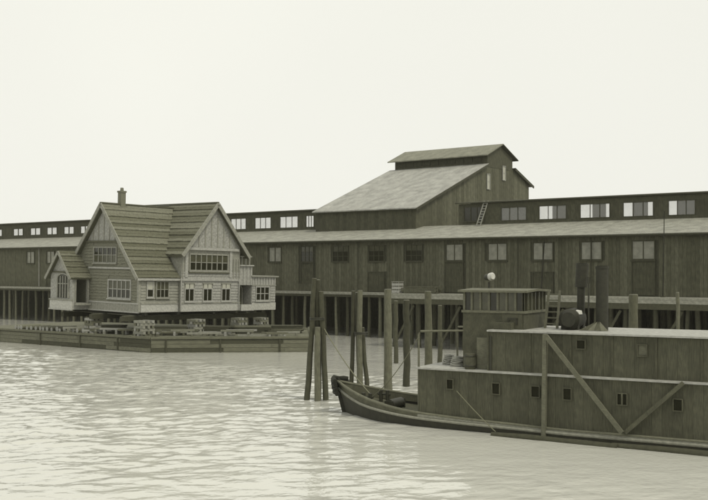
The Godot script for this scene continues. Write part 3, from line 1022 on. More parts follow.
	boxp(h, "hand_rail", Vector3(14.9, 6.25, 0.2), Vector3(1.8, 0.13, 0.16), M.house_board)
	boxp(h, "entry_step", Vector3(14.8, 0.35, 0.5), Vector3(2.0, 0.7, 0.5), M.house_skirt)

# ---------------------------------------------------------------- what stands on the barge
func crib(px: float, depth: float, label: String, w: float, top_y: float) -> void:
	var at := sight(px, depth, 1.5)
	var fr := house_frame().basis.orthonormalized()
	var t := thing("timber_crib", label, "timber stack", at, Basis(UP, atan2(-fr.x.z, fr.x.x)), "timber cribs under the house")
	var rows := 6
	var hh := (top_y - 1.5) / rows
	for r in rows:
		for s in [-1, 0, 1]:
			var o := Vector3(0, hh * (r + 0.5), s * w * 0.36) if r % 2 == 0 else Vector3(s * w * 0.36, hh * (r + 0.5), 0)
			boxp(t, "timber", o, Vector3(w + rng.randf_range(-0.1, 0.15), hh * 0.94, hh * 1.0) if r % 2 == 0 else Vector3(hh * 1.0, hh * 0.94, w + rng.randf_range(-0.1, 0.15)), M["timber%d" % (rng.randi() % 4)])
func build_barge_load() -> void:
	var fr := house_frame()
	crib(144, 103.6, "timber crib under the near corner of the house", 1.6, 3.2)
	crib(196, 107.2, "timber crib under the middle of the gabled wing", 1.45, 3.15)
	crib(239, 111.2, "timber crib under the end of the gabled wing", 1.35, 3.1)
	crib(261, 113.8, "timber crib farthest right, under the low annex", 1.3, 3.0)
	crib(93, 109.0, "timber crib beside the porch, behind the row of log ends", 1.4, 3.2)
	# carrying beams: two long, three across
	for z in [-0.9, -6.4, -11.8]:
		var b := thing("carrying_beam", ["long squared beam under the front wall of the house", "long squared beam under the middle of the house", "long squared beam under the back of the house"][int(-z / 5.2)], "beam", fr * Vector3(-1.5, -0.65, z), fr.basis)
		var st := mb()
		bx(st, Vector3(10.3, 0.0, 0), Vector3(20.8, 0.5, 0.5))
		part(b, "timber", st, M.trim_dark)
		var pl := mb()
		bx(pl, Vector3(10.3, 0.29, 0), Vector3(20.4, 0.06, 0.36))
		part(b, "packing_plank", pl, M.timber3)
	for x in [0.6, 5.0, 10.0, 15.0, 19.0]:
		var b := thing("cross_beam", "squared cross beam lying just under the house floor", "beam", fr * Vector3(x, -0.16, -6.2), fr.basis, "cross beams under the house")
		var st := mb()
		bx(st, Vector3.ZERO, Vector3(0.4, 0.3, 13.2 if x < 14 else 7.0))
		part(b, "timber", st, M.tar)
		bx(st, Vector3.ZERO, Vector3(0.4, 0.3, 13.2))
		var pk := mb()
		bx(pk, Vector3(0, -0.19, 0), Vector3(0.3, 0.06, 12.0 if x < 14 else 6.0))
		part(b, "packing_plank", pk, M.timber1)
	# row of round log ends by the left edge
	var a: Vector3 = barge_plan[0]
	var c: Vector3 = barge_plan[1]
	var dir := (c - a).normalized()
	var inn := UP.cross(dir)
	if inn.dot(FWD) < 0:
		inn = -inn
	for i in 17:
		var r := rng.randf_range(0.2, 0.29)
		var p := a + dir * (8.2 + i * 0.78 + rng.randf_range(-0.1, 0.1)) + inn * (0.8 + rng.randf_range(-0.15, 0.2)) + UP * (1.5 + r)
		var g := thing("log", "round log in the row of pale log ends along the barge edge", "log", p, Basis(), "logs lying side by side on the barge")
		var st := mb()
		tube(st, [Vector3.ZERO, inn * 2.6], [r, r * 0.9], 10, 0.05)
		part(g, "trunk", st, M.log)
		var en := mb()
		tube(en, [inn * -0.012, inn * -0.002], [r * 0.93, r * 0.95], 10, 0.03)
		part(g, "cut_end", en, M.log_end)
	# loose timbers and stones
	for k in 26:
		var px := lerpf(70, 292, (k + rng.randf() * 0.8) / 26.0)
		var lvl := rng.randi() % 3
		var p := sight(px, 103.6 + maxf(0, (150.0 - px)) * 0.085 + rng.randf_range(0.0, 2.2), 1.5 + 0.12 + 0.22 * lvl)
		var l := rng.randf_range(1.6, 4.0)
		var g := thing("loose_timber", "loose squared timber lying on the barge deck below the house", "timber", p, Basis(UP, rng.randf_range(-0.3, 0.3) + 0.62), "loose timbers on the barge")
		boxp(g, "timber", Vector3.ZERO, Vector3(l, 0.2, 0.24), M["timber%d" % (rng.randi() % 4)])
		for y in lvl:                                                # the shorter pieces it lies on
			for s in [-0.35, 0.35]:
				boxp(g, "bearer", Vector3(s * l, -0.22 * (y + 1), 0), Vector3(0.22, 0.2, 0.5), M["timber%d" % (rng.randi() % 4)])
	for k in 5:
		var px: float = [108, 168, 214, 250, 284][k]
		var g := thing("plank_pile", ["flat pile of dark planks on the barge below the ground floor of the left gable", "flat pile of dark planks on the barge below the lean-to windows", "flat pile of dark planks on the barge below the gabled wing", "flat pile of dark planks on the barge between the two rightmost cribs", "flat pile of dark planks on the barge at its right end"][k], "planks", sight(px, 106.0 + maxf(0, (150.0 - px)) * 0.09 + k * 0.9, 1.5), Basis(UP, 0.6), "plank piles on the barge")
		for i in 5:
			for j in 4:
				boxp(g, "plank", Vector3(rng.randf_range(-0.3, 0.3), 0.1 + i * 0.17, -0.6 + j * 0.4), Vector3(rng.randf_range(3.2, 4.6), 0.14, 0.36), M["timber3"] if rng.randf() < 0.3 else M.trim_dark)
	for k in 7:
		var px := rng.randf_range(98, 136)
		var r := rng.randf_range(0.22, 0.38)
		var p := sight(px, 106.0 + (150.0 - px) * 0.085 + rng.randf_range(-1.0, 1.0), 1.5 + r * 0.6)
		var st := mb()
		rock(st, r, k)
		var o := part(self, numbered("stone_block"), st, M.chimney)
		o.position = p
		tag(o, "rough stone in the heap on the barge below the left gable", "stone", "stones on the barge")
func rock(st: SurfaceTool, r: float, s: int) -> void:
	var n := FastNoiseLite.new()
	n.seed = s
	n.frequency = 0.9
	var P := func(i: int, j: int) -> Vector3:
		var t := PI * j / 6.0
		var a := TAU * (i % 9) / 9.0
		var d := Vector3(sin(t) * cos(a), cos(t) * 0.75, sin(t) * sin(a))
		return d * r * (1.0 + 0.45 * n.get_noise_3dv(d * 1.6))
	for j in 6:
		for i in 9:
			var q := [P.call(i, j), P.call(i + 1, j), P.call(i + 1, j + 1), P.call(i, j + 1)]
			if j == 0:
				q.remove_at(1)
			elif j == 5:
				q.remove_at(2)
			face(st, q, Vector3.ZERO)

# ---------------------------------------------------------------- dolphins and mooring piles
func dolphin(px: float, depth: float, label: String, piles: Array, band_y: float) -> void:
	var at := sight(px, depth, 0)
	var t := thing("pile_dolphin", label, "dolphin", at)
	for p in piles:     # [foot side, foot ahead, top side, top ahead, top height, radius, tone]
		var f: Vector3 = RGT * p[0] + FWD * p[1] + UP * -2.0
		var g: Vector3 = RGT * p[2] + FWD * p[3] + UP * p[4]
		var st := mb()
		var n := 7
		var pts := []
		var rr := []
		for i in n:
			pts.append(f.lerp(g, float(i) / (n - 1)) + RGT * rng.randf_range(-0.05, 0.05) * sin(PI * i / (n - 1.0)) + FWD * rng.randf_range(-0.05, 0.05) * sin(PI * i / (n - 1.0)))
			rr.append(p[5] * lerpf(1.1, 0.9, float(i) / (n - 1)) * rng.randf_range(0.97, 1.03))
		tube(st, pts, rr, 12, 0.03)
		var o := part(t, "pile", st, M["pile%d" % p[6]])
		var cap := mb()
		tube(cap, [g + (g - f).normalized() * 0.002, g + (g - f).normalized() * 0.03], [p[5] * 0.86, p[5] * 0.8], 12)
		part(o, "cut_top", cap, M.timber1)
	if band_y > 0:
		var st := mb()
		for k in 3:
			var pts := []
			var rr := []
			for i in 17:
				var a := TAU * i / 16.0
				pts.append(RGT * cos(a) * 0.46 + FWD * sin(a) * 0.42 + UP * (band_y + k * 0.06))
				rr.append(0.03)
			tube(st, pts, rr, 5)
		part(t, "wire_lashing", st, M.iron)
func build_dolphins() -> void:
	dolphin(317, 64.5, "freestanding cluster of leaning piles left of the boat's bow", [
		[-0.78, 0.1, -0.17, 0.2, 7.85, 0.18, 0], [0.0, -0.3, 0.05, -0.1, 4.7, 0.2, 2], [0.64, 0.0, 0.25, 0.1, 7.0, 0.18, 0], [0.06, 0.6, 0.04, 0.25, 7.75, 0.19, 3]], 5.2)
	dolphin(361, 65.6, "cluster of three splayed piles rising behind the bow", [
		[-0.72, 0.2, -0.5, 0.1, 7.0, 0.14, 3], [-0.08, -0.2, -0.06, 0.0, 7.05, 0.19, 2], [0.6, 0.1, 0.1, 0.1, 4.6, 0.15, 0], [-0.02, 0.6, -0.22, 0.3, 6.9, 0.16, 1]], 4.2)
	for p in [[388, 66.0, 7.1, 0.27, 2, "tall thick mooring pile behind the boat's foredeck"], [406.5, 72.0, 6.2, 0.25, 3, "dark mooring pile in front of the wharf, right of the tall thick pile"], [428, 76.0, 6.75, 0.29, 1, "mooring pile at the wharf edge left of the wheelhouse"], [440, 84.0, 5.4, 0.2, 0, "slender pile just left of the wheelhouse"], [633.5, 66.0, 6.75, 0.33, 1, "stout pile top behind the boat, right of the funnels"], [677.5, 61.0, 7.0, 0.12, 2, "thin pale pole behind the boat near the right edge"], [396, 90.0, 5.6, 0.2, 0, "thin pile under the outer corner of the wharf"]]:
		var t := thing("mooring_pile", p[5], "pile", sight(p[0], p[1], 0), Basis(), "mooring piles")
		var st := mb()
		var pts := []
		var rr := []
		for i in 10:
			pts.append(Vector3(rng.randf_range(-0.04, 0.04), lerpf(-2.0, p[2], i / 9.0), rng.randf_range(-0.04, 0.04)))
			rr.append(p[3] * lerpf(1.08, 0.9, i / 9.0) * rng.randf_range(0.95, 1.05))
		pts[9] = Vector3(0, p[2], 0)
		tube(st, pts, rr, 12, 0.04)
		part(t, "shaft", st, M["pile%d" % p[4]])
		var cp := mb()
		tube(cp, [Vector3(0, p[2] + 0.003, 0), Vector3(0, p[2] + 0.05, 0)], [p[3] * 0.88, p[3] * 0.8], 12)
		part(t, "cut_top", cp, M.timber1)

# ---------------------------------------------------------------- work boat
func boat_frame() -> Transform3D:
	var a := (FWD * -0.506 + RGT * 0.8625).normalized()
	var n := (FWD * -0.8625 + RGT * -0.506).normalized()
	return Transform3D(Basis(a, UP, n), ground_at(9.55, 50.0, 0))
func build_tug() -> void:
	var fr := boat_frame()
	var t := thing("work_boat", "grey two-decked wooden work boat with wheelhouse and two funnels", "boat", fr.origin, fr.basis)
	var mid := -2.85                  # centre line
	var half := 2.85
	# plan half-width, rail height and keel along the length
	var stations := []
	for i in 34:
		var s := lerpf(-13.9, 12.0, i / 33.0) if i > 12 else lerpf(-13.9, -4.0, i / 12.0)
		if i > 12:
			s = lerpf(-4.0, 12.0, (i - 12) / 21.0)
		var q := clampf((s + 13.9) / 8.0, 0.0, 1.0)
		var hw := half * (1.0 - pow(1.0 - q, 2.1)) + 0.06
		var k := clampf((-4.0 - s) / 9.9, 0.0, 1.0)
		var rail := 0.46 + 0.2 * clampf((1.0 - s) / 7.0, 0, 1) + 1.15 * pow(k, 2.4)
		stations.append([s, hw, rail])
	var side := func(i: int, y: float, sgn: float, inset: float) -> Vector3:
		var e: Array = stations[i]
		var rake: float = 0.75 * (1.0 - clampf((e[0] + 13.9) / 3.0, 0, 1)) * clampf((e[2] - y) / 2.0, 0, 1)
		return Vector3(e[0] + rake, y, mid + sgn * maxf(0.02, e[1] - inset - 0.25 * clampf((0.2 - y), 0, 1)))
	# hull: below the rub rail dark, above it the grey planked bulwark
	var low := mb()
	var up := mb()
	for sgn in [-1.0, 1.0]:
		for i in 33:
			for band in [[-0.9, 0.0, 0], [0.0, 1.0, 1]]:
				var ya0: float = -0.8
				var ya1: float = maxf(0.08, stations[i][2] * 0.6)
				var yb1: float = maxf(0.08, stations[i + 1][2] * 0.6)
				var P
				if band[2] == 0:
					P = [side.call(i, ya0, sgn, 0.0), side.call(i + 1, ya0, sgn, 0.0), side.call(i + 1, yb1, sgn, 0.0), side.call(i, ya1, sgn, 0.0)]
				else:
					P = [side.call(i, ya1, sgn, 0.0), side.call(i + 1, yb1, sgn, 0.0), side.call(i + 1, stations[i + 1][2], sgn, 0.0), side.call(i, stations[i][2], sgn, 0.0)]
				face(low if band[2] == 0 else up, P, Vector3(P[0].x, P[0].y, mid))
				if band[2] == 1 and stations[i][0] < -5.5:
					var Q := [side.call(i, stations[i][2], sgn, 0.13), side.call(i + 1, stations[i + 1][2], sgn, 0.13), side.call(i + 1, yb1, sgn, 0.13), side.call(i, ya1, sgn, 0.13)]
					face(up, Q, Vector3(P[0].x, P[0].y, mid + sgn * 9.0))
	bx(low, Vector3(12.0, 0.0, mid), Vector3(0.1, 1.4, half * 2))
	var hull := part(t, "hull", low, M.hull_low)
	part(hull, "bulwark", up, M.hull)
	# rub rail and cap rail
	for sgn in [-1.0, 1.0]:
		for e in [["cap_rail", 0.0, 0.09, "boat_trim"], ["rub_rail", -0.30, 0.08, "rub_rail"]]:
			var pts := []
			var rr := []
			for i in 34:
				var y: float = stations[i][2] + e[1] * clampf(stations[i][2], 0.35, 1.2) * 1.2
				pts.append(side.call(i, maxf(y, 0.12), sgn, -0.03 if e[1] < 0 else 0.06))
				rr.append(e[2])
			var st := mb()
			tube(st, pts, rr, 6)
			part(hull, e[0], st, M[e[3]])
	# fore deck
	var dk := mb()
	for i in 20:
		var y0: float = maxf(0.1, stations[i][2] - 0.55)
		var y1: float = maxf(0.1, stations[i + 1][2] - 0.55)
		face(dk, [side.call(i, y0, -1.0, 0.1), side.call(i + 1, y1, -1.0, 0.1), side.call(i + 1, y1, 1.0, 0.1), side.call(i, y0, 1.0, 0.1)], Vector3(stations[i][0], -3, mid))
	part(t, "fore_deck", dk, M.boat_deck)
	# stem post and bow fender
	var sp := mb()
	bar(sp, Vector3(-13.1, -0.8, mid), Vector3(-13.95, 2.0, mid), 0.22, 0.3)
	part(t, "stem_post", sp, M.tar)
	var bf := mb()
	for k in 4:
		var pts := []
		var rr := []
		for i in 9:
			var z := lerpf(-0.75, 0.75, i / 8.0)
			pts.append(Vector3(-14.1 + z * z * 0.9 + 0.05 * k, 1.98 - 0.24 * k - absf(z) * 0.15, mid + z))
			rr.append(0.15 + 0.03 * sin(i * 2.0 + k))
		tube(bf, pts, rr, 7)
	part(t, "bow_fender", bf, M.tar)
	for p in [[-11.3, mid + 1.0], [-11.1, mid - 0.7]]:
		var bt := mb()
		for s in [-0.22, 0.22]:
			tube(bt, [Vector3(p[0] + s, 0.3, p[1]), Vector3(p[0] + s, 1.35, p[1])], [0.11, 0.12], 9)
		tube(bt, [Vector3(p[0] - 0.42, 1.12, p[1]), Vector3(p[0] + 0.42, 1.12, p[1])], [0.07, 0.07], 8)
		part(t, "mooring_bitt", bt, M.iron)
	var wn := mb()
	tube(wn, [Vector3(-10.0, 0.75, mid - 0.7), Vector3(-10.0, 0.75, mid + 0.7)], [0.28, 0.28], 12)
	for s in [-0.75, 0.75]:
		bx(wn, Vector3(-10.0, 0.55, mid + s), Vector3(0.5, 0.8, 0.12))
	part(t, "windlass", wn, M.iron)
	# lower deckhouse: planked side, flush with the hull
	var core := mb()
	bx(core, Vector3(2.4, 1.65, mid), Vector3(18.96, 2.9, 5.4))
	part(t, "deckhouse_wall", core, M.boat_wall)
	var wins := [[-5.24, 2.5, 0.32, 0.46], [-2.65, 2.42, 0.36, 0.52], [-0.52, 2.4, 0.38, 0.5], [1.13, 2.38, 0.36, 0.52], [3.72, 2.3, 0.16, 0.5], [3.98, 2.3, 0.16, 0.5], [6.46, 2.2, 0.36, 0.5]]
	var strip := 18.96 / 40.0
	for i in 40:
		var x0 := -7.08 + i * strip
		var pan := mb()
		var zz := -0.145 + rng.randf_range(0.0, 0.018)
		bx(pan, Vector3(x0 + strip * 0.5, 1.64, zz), Vector3(strip - 0.006, 2.9, 0.05))
		part(t, "wall_plank", pan, M["boat_plank%d" % (rng.randi() % 4)])
	for q in wins:
		var o := window(t, Transform3D(Basis(), Vector3(q[0], q[1] - 0.12, -0.112)), q[2] + 0.1, q[3] + 0.1, 1, 1, M.hull, M.dim_glass, 0.04, false, "porthole")
		o.set_meta("label", "small square window")
	var gl := mb()
	bar(gl, Vector3(-7.1, 0.62, -0.03), Vector3(0.0, 0.42, -0.03), 0.2, 0.13)
	bar(gl, Vector3(0.0, 0.42, -0.03), Vector3(12.0, 0.42, -0.03), 0.2, 0.13)
	part(t, "guard_timber", gl, M.rub_rail)
	# lower roof, front part open to view
	var lr := mb()
	bx(lr, Vector3(2.35, 3.14, mid), Vector3(19.3, 0.09, 5.75))
	part(t, "lower_roof", lr, M.boat_roof)
	# upper deckhouse
	var ud := mb()
	bx(ud, Vector3(4.35, 4.2, mid), Vector3(15.2, 2.02, 4.9))
	part(t, "upper_wall", ud, M.boat_wall)
	for i in 30:
		var pan := mb()
		bx(pan, Vector3(-3.25 + (i + 0.5) * 0.507, 4.19, -0.385 + rng.randf_range(0, 0.018)), Vector3(0.501, 2.0, 0.05))
		part(t, "upper_plank", pan, M["boat_plank%d" % (rng.randi() % 4)])
	for x in [-3.2, -0.9, 1.2, 3.3, 5.4, 7.5]:
		boxp(t, "cover_strip", Vector3(x, 4.19, -0.33), Vector3(0.09, 2.0, 0.05), M.boat_wall)
	for q in [[1.75, 4.72, 0.5, 0.5], [4.75, 4.55, 0.5, 0.6], [8.2, 4.6, 0.5, 0.5]]:
		window(t, Transform3D(Basis(), Vector3(q[0], q[1], -0.352)), q[2], q[3], 1, 1, M.boat_wall, M.dim_glass if q[0] < 4 else M.boat_trim, 0.05, false)
	var ur := mb()
	bx(ur, Vector3(4.55, 5.26, mid), Vector3(15.5, 0.09, 5.4))
	part(t, "upper_roof", ur, M.boat_roof)
	# doorway in the fore end of the upper house
	boxp(t, "doorway", Vector3(-3.05, 4.1, -0.33), Vector3(0.12, 1.75, 0.06), M.iron)
	boxp(t, "cabin_door", Vector3(-3.62, 4.0, -0.75), Vector3(0.75, 1.7, 0.06), M.boat_trim)
	# wheelhouse
	var wl := -5.0
	var wr := -1.55
	var wz := -1.2
	var wd := 3.3
	var wh := mb()
	bx(wh, Vector3((wl + wr) * 0.5, 4.66, wz - wd * 0.5), Vector3(wr - wl, 2.95, wd))
	part(t, "wheelhouse_wall", wh, M.boat_wall)
	var band := mb()
	bx(band, Vector3((wl + wr) * 0.5, 6.2, wz - wd * 0.5), Vector3(wr - wl + 0.14, 0.13, wd + 0.14))
	part(t, "wheelhouse_sill", band, M.boat_trim)
	var n := 7
	for f in 4:
		var len_ := (wr - wl) if f % 2 == 0 else wd
		var cnt := n if f % 2 == 0 else 6
		for i in cnt + 1:
			var u: float = -len_ * 0.5 + len_ * i / cnt
			var b := Basis(UP, PI * 0.5 * f)
			var off := (wd if f % 2 == 0 else (wr - wl)) * 0.5 - 0.05
			if i < cnt or f % 2 == 0:
				boxp(t, "window_post", Vector3((wl + wr) * 0.5, 6.74, wz - wd * 0.5) + b * Vector3(clampf(u, -len_ * 0.5 + 0.06, len_ * 0.5 - 0.06), 0, off), Vector3(0.12, 0.95, 0.1), M.boat_trim if f == 0 else M.boat_wall, b)
			if i < cnt:
				boxp(t, "window_pane", Vector3((wl + wr) * 0.5, 6.74, wz - wd * 0.5) + b * Vector3(u + len_ / cnt * 0.5, 0, off - 0.03), Vector3(len_ / cnt - 0.05, 0.94, 0.02), M.pane_grey if i % 3 else M.pane_dark, b)
	var wrf := mb()
	slab(wrf, [Vector3(wl - 0.22, 7.22, wz + 0.22), Vector3(wr + 0.22, 7.22, wz + 0.22), Vector3(wr + 0.22, 7.3, wz - wd * 0.5), Vector3(wl - 0.22, 7.3, wz - wd * 0.5)], UP * 0.11)
	slab(wrf, [Vector3(wl - 0.22, 7.3, wz - wd * 0.5), Vector3(wr + 0.22, 7.3, wz - wd * 0.5), Vector3(wr + 0.22, 7.22, wz - wd - 0.22), Vector3(wl - 0.22, 7.22, wz - wd - 0.22)], UP * 0.11)
	part(t, "wheelhouse_roof", wrf, M.boat_trim)
	boxp(t, "wheelhouse_panel", Vector3(-2.2, 5.65, wz + 0.02), Vector3(1.1, 0.9, 0.05), M.boat_wall_pale)
	boxp(t, "hatch", Vector3(-2.15, 5.85, wz + 0.05), Vector3(0.55, 0.12, 0.06), M.iron)
	boxp(t, "hatch", Vector3(-2.4, 5.7, wz + 0.05), Vector3(0.1, 0.4, 0.06), M.iron)
	boxp(t, "hatch", Vector3(-1.93, 5.72, wz + 0.05), Vector3(0.09, 0.3, 0.06), M.iron)
	boxp(t, "locker", Vector3(-2.55, 5.48, -0.95), Vector3(0.95, 0.36, 0.55), M.boat_wall)
	# searchlight on the wheelhouse
	var sl := mb()
	tube(sl, [Vector3(-4.2, 7.35, mid), Vector3(-4.2, 7.75, mid)], [0.05, 0.05], 8)
	tube(sl, [Vector3(-4.42, 8.0, mid - 0.12), Vector3(-4.1, 8.02, mid + 0.05)], [0.16, 0.21], 14)
	var slp := part(t, "searchlight", sl, M.iron)
	var lens := mb()
	tube(lens, [Vector3(-4.1, 8.02, mid + 0.05), Vector3(-3.95, 8.05, mid + 0.12), Vector3(-3.9, 8.05, mid + 0.14)], [0.22, 0.22, 0.16], 14)
	part(slp, "lamp_glass", lens, M.white_paint)
	# funnels
	for q in [[0.75, mid - 0.55, 8.75, 0.29, true], [2.05, mid, 8.6, 0.31, false]]:
		var st := mb()
		if q[4]:
			tube(st, [Vector3(q[0], 5.3, q[1]), Vector3(q[0] + 0.02, 7.6, q[1])], [0.2, 0.2], 16)
			tube(st, [Vector3(q[0] + 0.02, 7.5, q[1]), Vector3(q[0] + 0.1, q[2], q[1])], [0.31, 0.33], 18)
		else:
			tube(st, [Vector3(q[0], 5.3, q[1]), Vector3(q[0], q[2], q[1])], [0.31, 0.31], 18)
			tube(st, [Vector3(q[0], q[2] - 0.12, q[1]), Vector3(q[0], q[2] - 0.02, q[1])], [0.345, 0.345], 18)
		var o := part(t, "funnel", st, M.stack)
		var lip := mb()
		tube(lip, [Vector3(q[0] + (0.1 if q[4] else 0.0), q[2] - 0.02, q[1]), Vector3(q[0] + (0.1 if q[4] else 0.0), q[2] + 0.02, q[1])], [q[3] * 0.86, q[3] * 0.86], 14)
		part(o, "funnel_mouth", lip, M.tar)
	# whistle pipe, boiler drum and its highlight, put on as a white dome, canvas over the fiddley
	var wp := mb()
	tube(wp, [Vector3(1.42, 5.3, mid + 0.25), Vector3(1.42, 7.9, mid + 0.25)], [0.05, 0.04], 7)
	tube(wp, [Vector3(1.42, 7.7, mid + 0.25), Vector3(1.42, 8.05, mid + 0.25)], [0.09, 0.09], 8)
	part(t, "whistle", wp, M.iron)
	var dr := mb()
	tube(dr, [Vector3(0.45, 5.85, mid - 0.9), Vector3(0.45, 5.85, mid - 0.75), Vector3(0.55, 5.85, mid + 0.75), Vector3(0.56, 5.85, mid + 0.92)], [0.36, 0.55, 0.55, 0.38], 18)
	bx(dr, Vector3(0.5, 5.4, mid + 0.4), Vector3(0.9, 0.25, 0.3))
	bx(dr, Vector3(0.5, 5.4, mid - 0.5), Vector3(0.9, 0.25, 0.3))
	var drum := part(t, "boiler_drum", dr, M.stack)
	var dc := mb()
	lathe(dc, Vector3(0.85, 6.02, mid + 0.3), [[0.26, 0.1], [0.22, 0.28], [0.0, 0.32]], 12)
	part(drum, "drum_highlight", dc, M.white_paint)
	for k in 4:
		var cv := mb()
		var x0 := 1.3 + k * 0.36
		slab(cv, [Vector3(x0 - 0.2, 5.32, mid + 0.9), Vector3(x0 + 0.25, 5.32, mid + 0.95), Vector3(1.85 + k * 0.06, 5.75, mid + 0.36)], Vector3(0, 0, -0.06))
		part(t, "canvas_cover", cv, M.boat_trim if k % 2 else M.boat_wall)
	# ladder
	var ld := mb()
	for s in [-0.33, 0.33]:
		bar(ld, Vector3(-0.75 + s, 5.3, mid - 0.2), Vector3(-0.75 + s * 0.92, 7.3, mid - 0.75), 0.09, 0.12)
	var lad := part(t, "ladder", ld, M.boat_trim)
	for k in 6:
		boxp(lad, "rung", Vector3(-0.75, 5.55 + k * 0.31, mid - 0.27 - k * 0.085), Vector3(0.6, 0.07, 0.07), M.boat_trim)
	# hog frame on the side: a post and two braces
	var hp := mb()
	bar(hp, Vector3(-0.02, 0.05, 0.1), Vector3(0.05, 5.2, 0.1), 0.26, 0.2)
	part(t, "frame_post", hp, M.boat_trim)
	var b1 := mb()
	bar(b1, Vector3(0.15, 5.1, 0.24), Vector3(3.92, 0.62, 0.24), 0.12, 0.22)
	part(t, "frame_brace", b1, M.boat_trim)
	var b2 := mb()
	bar(b2, Vector3(4.05, 0.62, 0.14), Vector3(6.75, 3.15, 0.14), 0.12, 0.2)
	part(t, "frame_brace", b2, M.hull)
	# pipe frame over the fore end of the lower house
	var pf := mb()
	tube(pf, [Vector3(-7.2, 0.5, -0.3), Vector3(-7.2, 4.95, -0.3), Vector3(-7.12, 5.1, -0.35), Vector3(-5.0, 5.15, -1.25)], [0.06, 0.06, 0.06, 0.055], 8)
	tube(pf, [Vector3(-7.2, 0.5, -5.3), Vector3(-7.2, 4.95, -5.3), Vector3(-7.12, 5.1, -5.25), Vector3(-5.0, 5.15, -4.4)], [0.06, 0.06, 0.06, 0.055], 8)
	part(t, "pipe_frame", pf, M.boat_trim)
	# cask and two heaps on the lower roof
	var ck := mb()
	lathe(ck, Vector3(-4.3, 3.185, -0.55), [[0.0, 0.0], [0.27, 0.0], [0.33, 0.2], [0.34, 0.4], [0.32, 0.6], [0.27, 0.82], [0.22, 0.82], [0.0, 0.8]], 16)
	var cask := thing("cask", "small wooden cask standing at the foot of the wheelhouse", "cask", fr.origin, fr.basis)
	part(cask, "staves", ck, M.boat_wall)
	var hoop := mb()
	for y in [0.15, 0.66]:
		lathe(hoop, Vector3(-4.3, 3.185 + y, -0.55), [[0.325, 0.0], [0.338, 0.02], [0.338, 0.06], [0.325, 0.08]], 16)
	part(cask, "hoop", hoop, M.iron)
	for q in [[-5.55, -1.7, 0.36, "pale coil of rope lying in front of the wheelhouse"], [-6.4, -2.4, 0.3, "smaller coil of rope near the front of the boat's lower roof"]]:
		var st := mb()
		for k in 6:
			var pts := []
			var rr := []
			for i in 19:
				var a := TAU * i / 18.0
				var r: float = q[2] * (1.0 - 0.05 * k) + 0.03 * sin(a * 3.0 + k * 2.0)
				pts.append(Vector3(cos(a) * r + 0.04 * sin(k * 5.0), 0.05 + k * 0.085 + 0.02 * sin(a * 2.0 + k), sin(a) * r))
				rr.append(0.05)
			tube(st, pts, rr, 6)
		var o := part(self, numbered("rope_coil"), st, M.canvas)
		o.transform = Transform3D(fr.basis, fr * Vector3(q[0], 3.185, q[1]))
		tag(o, q[3], "rope", "rope coils on the boat")

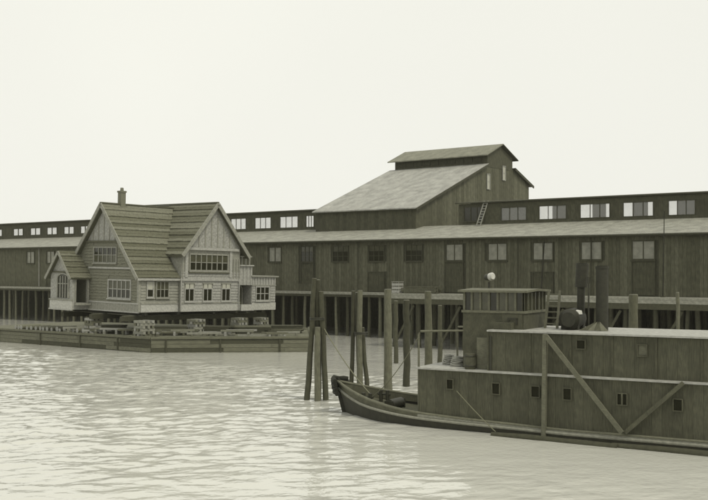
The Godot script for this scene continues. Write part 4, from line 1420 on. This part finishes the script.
# ---------------------------------------------------------------- things on the wharf and in the water
func build_wharf_things() -> void:
	var x := wall_x(399, 1.5)
	var c := thing("crate", "pale open crate on the wharf in front of the warehouse", "crate", Vector3(x, DECK, 1.8))
	for s in [-1, 1]:
		for k in 3:
			boxp(c, "slat", Vector3(0, 0.2 + k * 0.42, s * 0.5), Vector3(1.0, 0.3, 0.05), M.house_trim)
			boxp(c, "slat", Vector3(s * 0.5, 0.2 + k * 0.42, 0), Vector3(0.05, 0.3, 0.95), M.house_trim)
		for q in [-1, 1]:
			boxp(c, "corner_post", Vector3(s * 0.45, 0.66, q * 0.45), Vector3(0.08, 1.32, 0.08), M.house_board)
	boxp(c, "lid", Vector3(0, 1.36, 0), Vector3(1.1, 0.07, 1.08), M.canvas)
	var pl := thing("plank_stack", "low stack of planks on the wharf to the right of the crate", "planks", Vector3(wall_x(422, 1.5), DECK, 1.6))
	for i in 5:
		for k in 4:
			boxp(pl, "plank", Vector3(rng.randf_range(-0.2, 0.2), 0.1 + i * 0.16, -0.45 + k * 0.3), Vector3(rng.randf_range(4.2, 5.2), 0.13, 0.27), M["board%d" % (rng.randi() % 4)])
	for q in [[541, 296, 545.5, 241, 58.0, 0.07, "dark pole leaning against the warehouse wall above the boat's ladder"], [663, 297, 668, 214, 58.0, 0.05, "thin tall pole near the right end of the warehouse"]]:
		var z: float = 1.2
		var x0 := wall_x(q[0], z)
		var x1 := wall_x(q[2], 0.0)
		var top: float = 8.4 + (270.0 - q[3]) * 0.108
		var p := thing("pole", q[6], "pole", Vector3(x0, DECK, z), Basis(), "poles on the wharf")
		var st := mb()
		var a := Vector3(0, 0, 0)
		var b := Vector3(x1 - x0, top - DECK, -0.9 if q[5] > 0.06 else -0.1)
		tube(st, [a, a.lerp(b, 0.5), b], [q[5] * 1.2, q[5], q[5] * 0.8], 8)
		part(p, "shaft", st, M.tar)
		var ft := mb()
		bx(ft, Vector3(0, 0.06, 0), Vector3(0.4, 0.12, 0.4))
		part(p, "foot_block", ft, M.fascia)
	# roof ladder against the head house
	var l := thing("roof_ladder", "pale ladder leaning against the clerestory beside the head house", "ladder", Vector3(wall_x(478, -7.6), 13.82, -7.6))
	var d := Vector3(0.55, 3.3, -1.15)
	var st2 := mb()
	for s in [-0.28, 0.28]:
		bar(st2, Vector3(s, 0, 0), Vector3(s, 0, 0) + d, 0.09, 0.1)
	part(l, "stile", st2, M.house_board)
	for k in 9:
		boxp(l, "rung", d * ((k + 0.7) / 9.6), Vector3(0.52, 0.06, 0.06), M.house_trim)
	# log boom beside the boat
	var fr := boat_frame()
	for q in [[-2.6, 3.9, 0.62, 0.2, "long half-sunk boom log floating beside the boat"], [3.6, 11.5, 0.75, 0.22, "half-sunk boom log floating beside the boat, nearest the right edge"]]:
		var o := thing("boom_log", q[4], "log", fr.origin, fr.basis, "boom logs")
		var st := mb()
		var pts := []
		var rr := []
		for i in 8:
			var u := i / 7.0
			pts.append(Vector3(lerpf(q[0], q[1], u), 0.03 + 0.03 * sin(u * 5.0), q[2] + 0.25 * u))
			rr.append(q[3] * lerpf(0.75, 1.0, u) * rng.randf_range(0.95, 1.05))
		tube(st, pts, rr, 10, 0.04)
		part(o, "trunk", st, M.fascia)
		var en := mb()
		tube(en, [pts[0] + Vector3(-0.015, 0, 0), pts[0] + Vector3(-0.003, 0, 0)], [rr[0] * 0.9, rr[0] * 0.95], 10)
		part(o, "cut_end", en, M.log_end)
func line(label: String, a: Vector3, b: Vector3, sag: float, r: float) -> void:
	var pts := []
	var rr := []
	for i in 15:
		var u := i / 14.0
		pts.append(a.lerp(b, u) - UP * sag * 4.0 * u * (1.0 - u))
		rr.append(r)
	var st := mb()
	tube(st, pts, rr, 6)
	var o := part(self, numbered("mooring_line"), st, M.rope)
	tag(o, label, "rope", "mooring lines")
func build_lines() -> void:
	var fr := boat_frame()
	line("rope from the freestanding pile cluster down to the boat's bow", sight(324.5, 64.4, 4.6), fr * Vector3(-11.08, 1.2, -2.0), 0.25, 0.035)
	line("rope from the pipe frame down to the bow bitts", fr * Vector3(-7.15, 5.0, -0.4), fr * Vector3(-10.9, 1.2, -1.9), 0.35, 0.022)
	line("rope hanging from the boat's side down to the boom log", fr * Vector3(-4.85, 2.05, -0.05), fr * Vector3(-2.4, 0.2, 0.6), 0.05, 0.025)
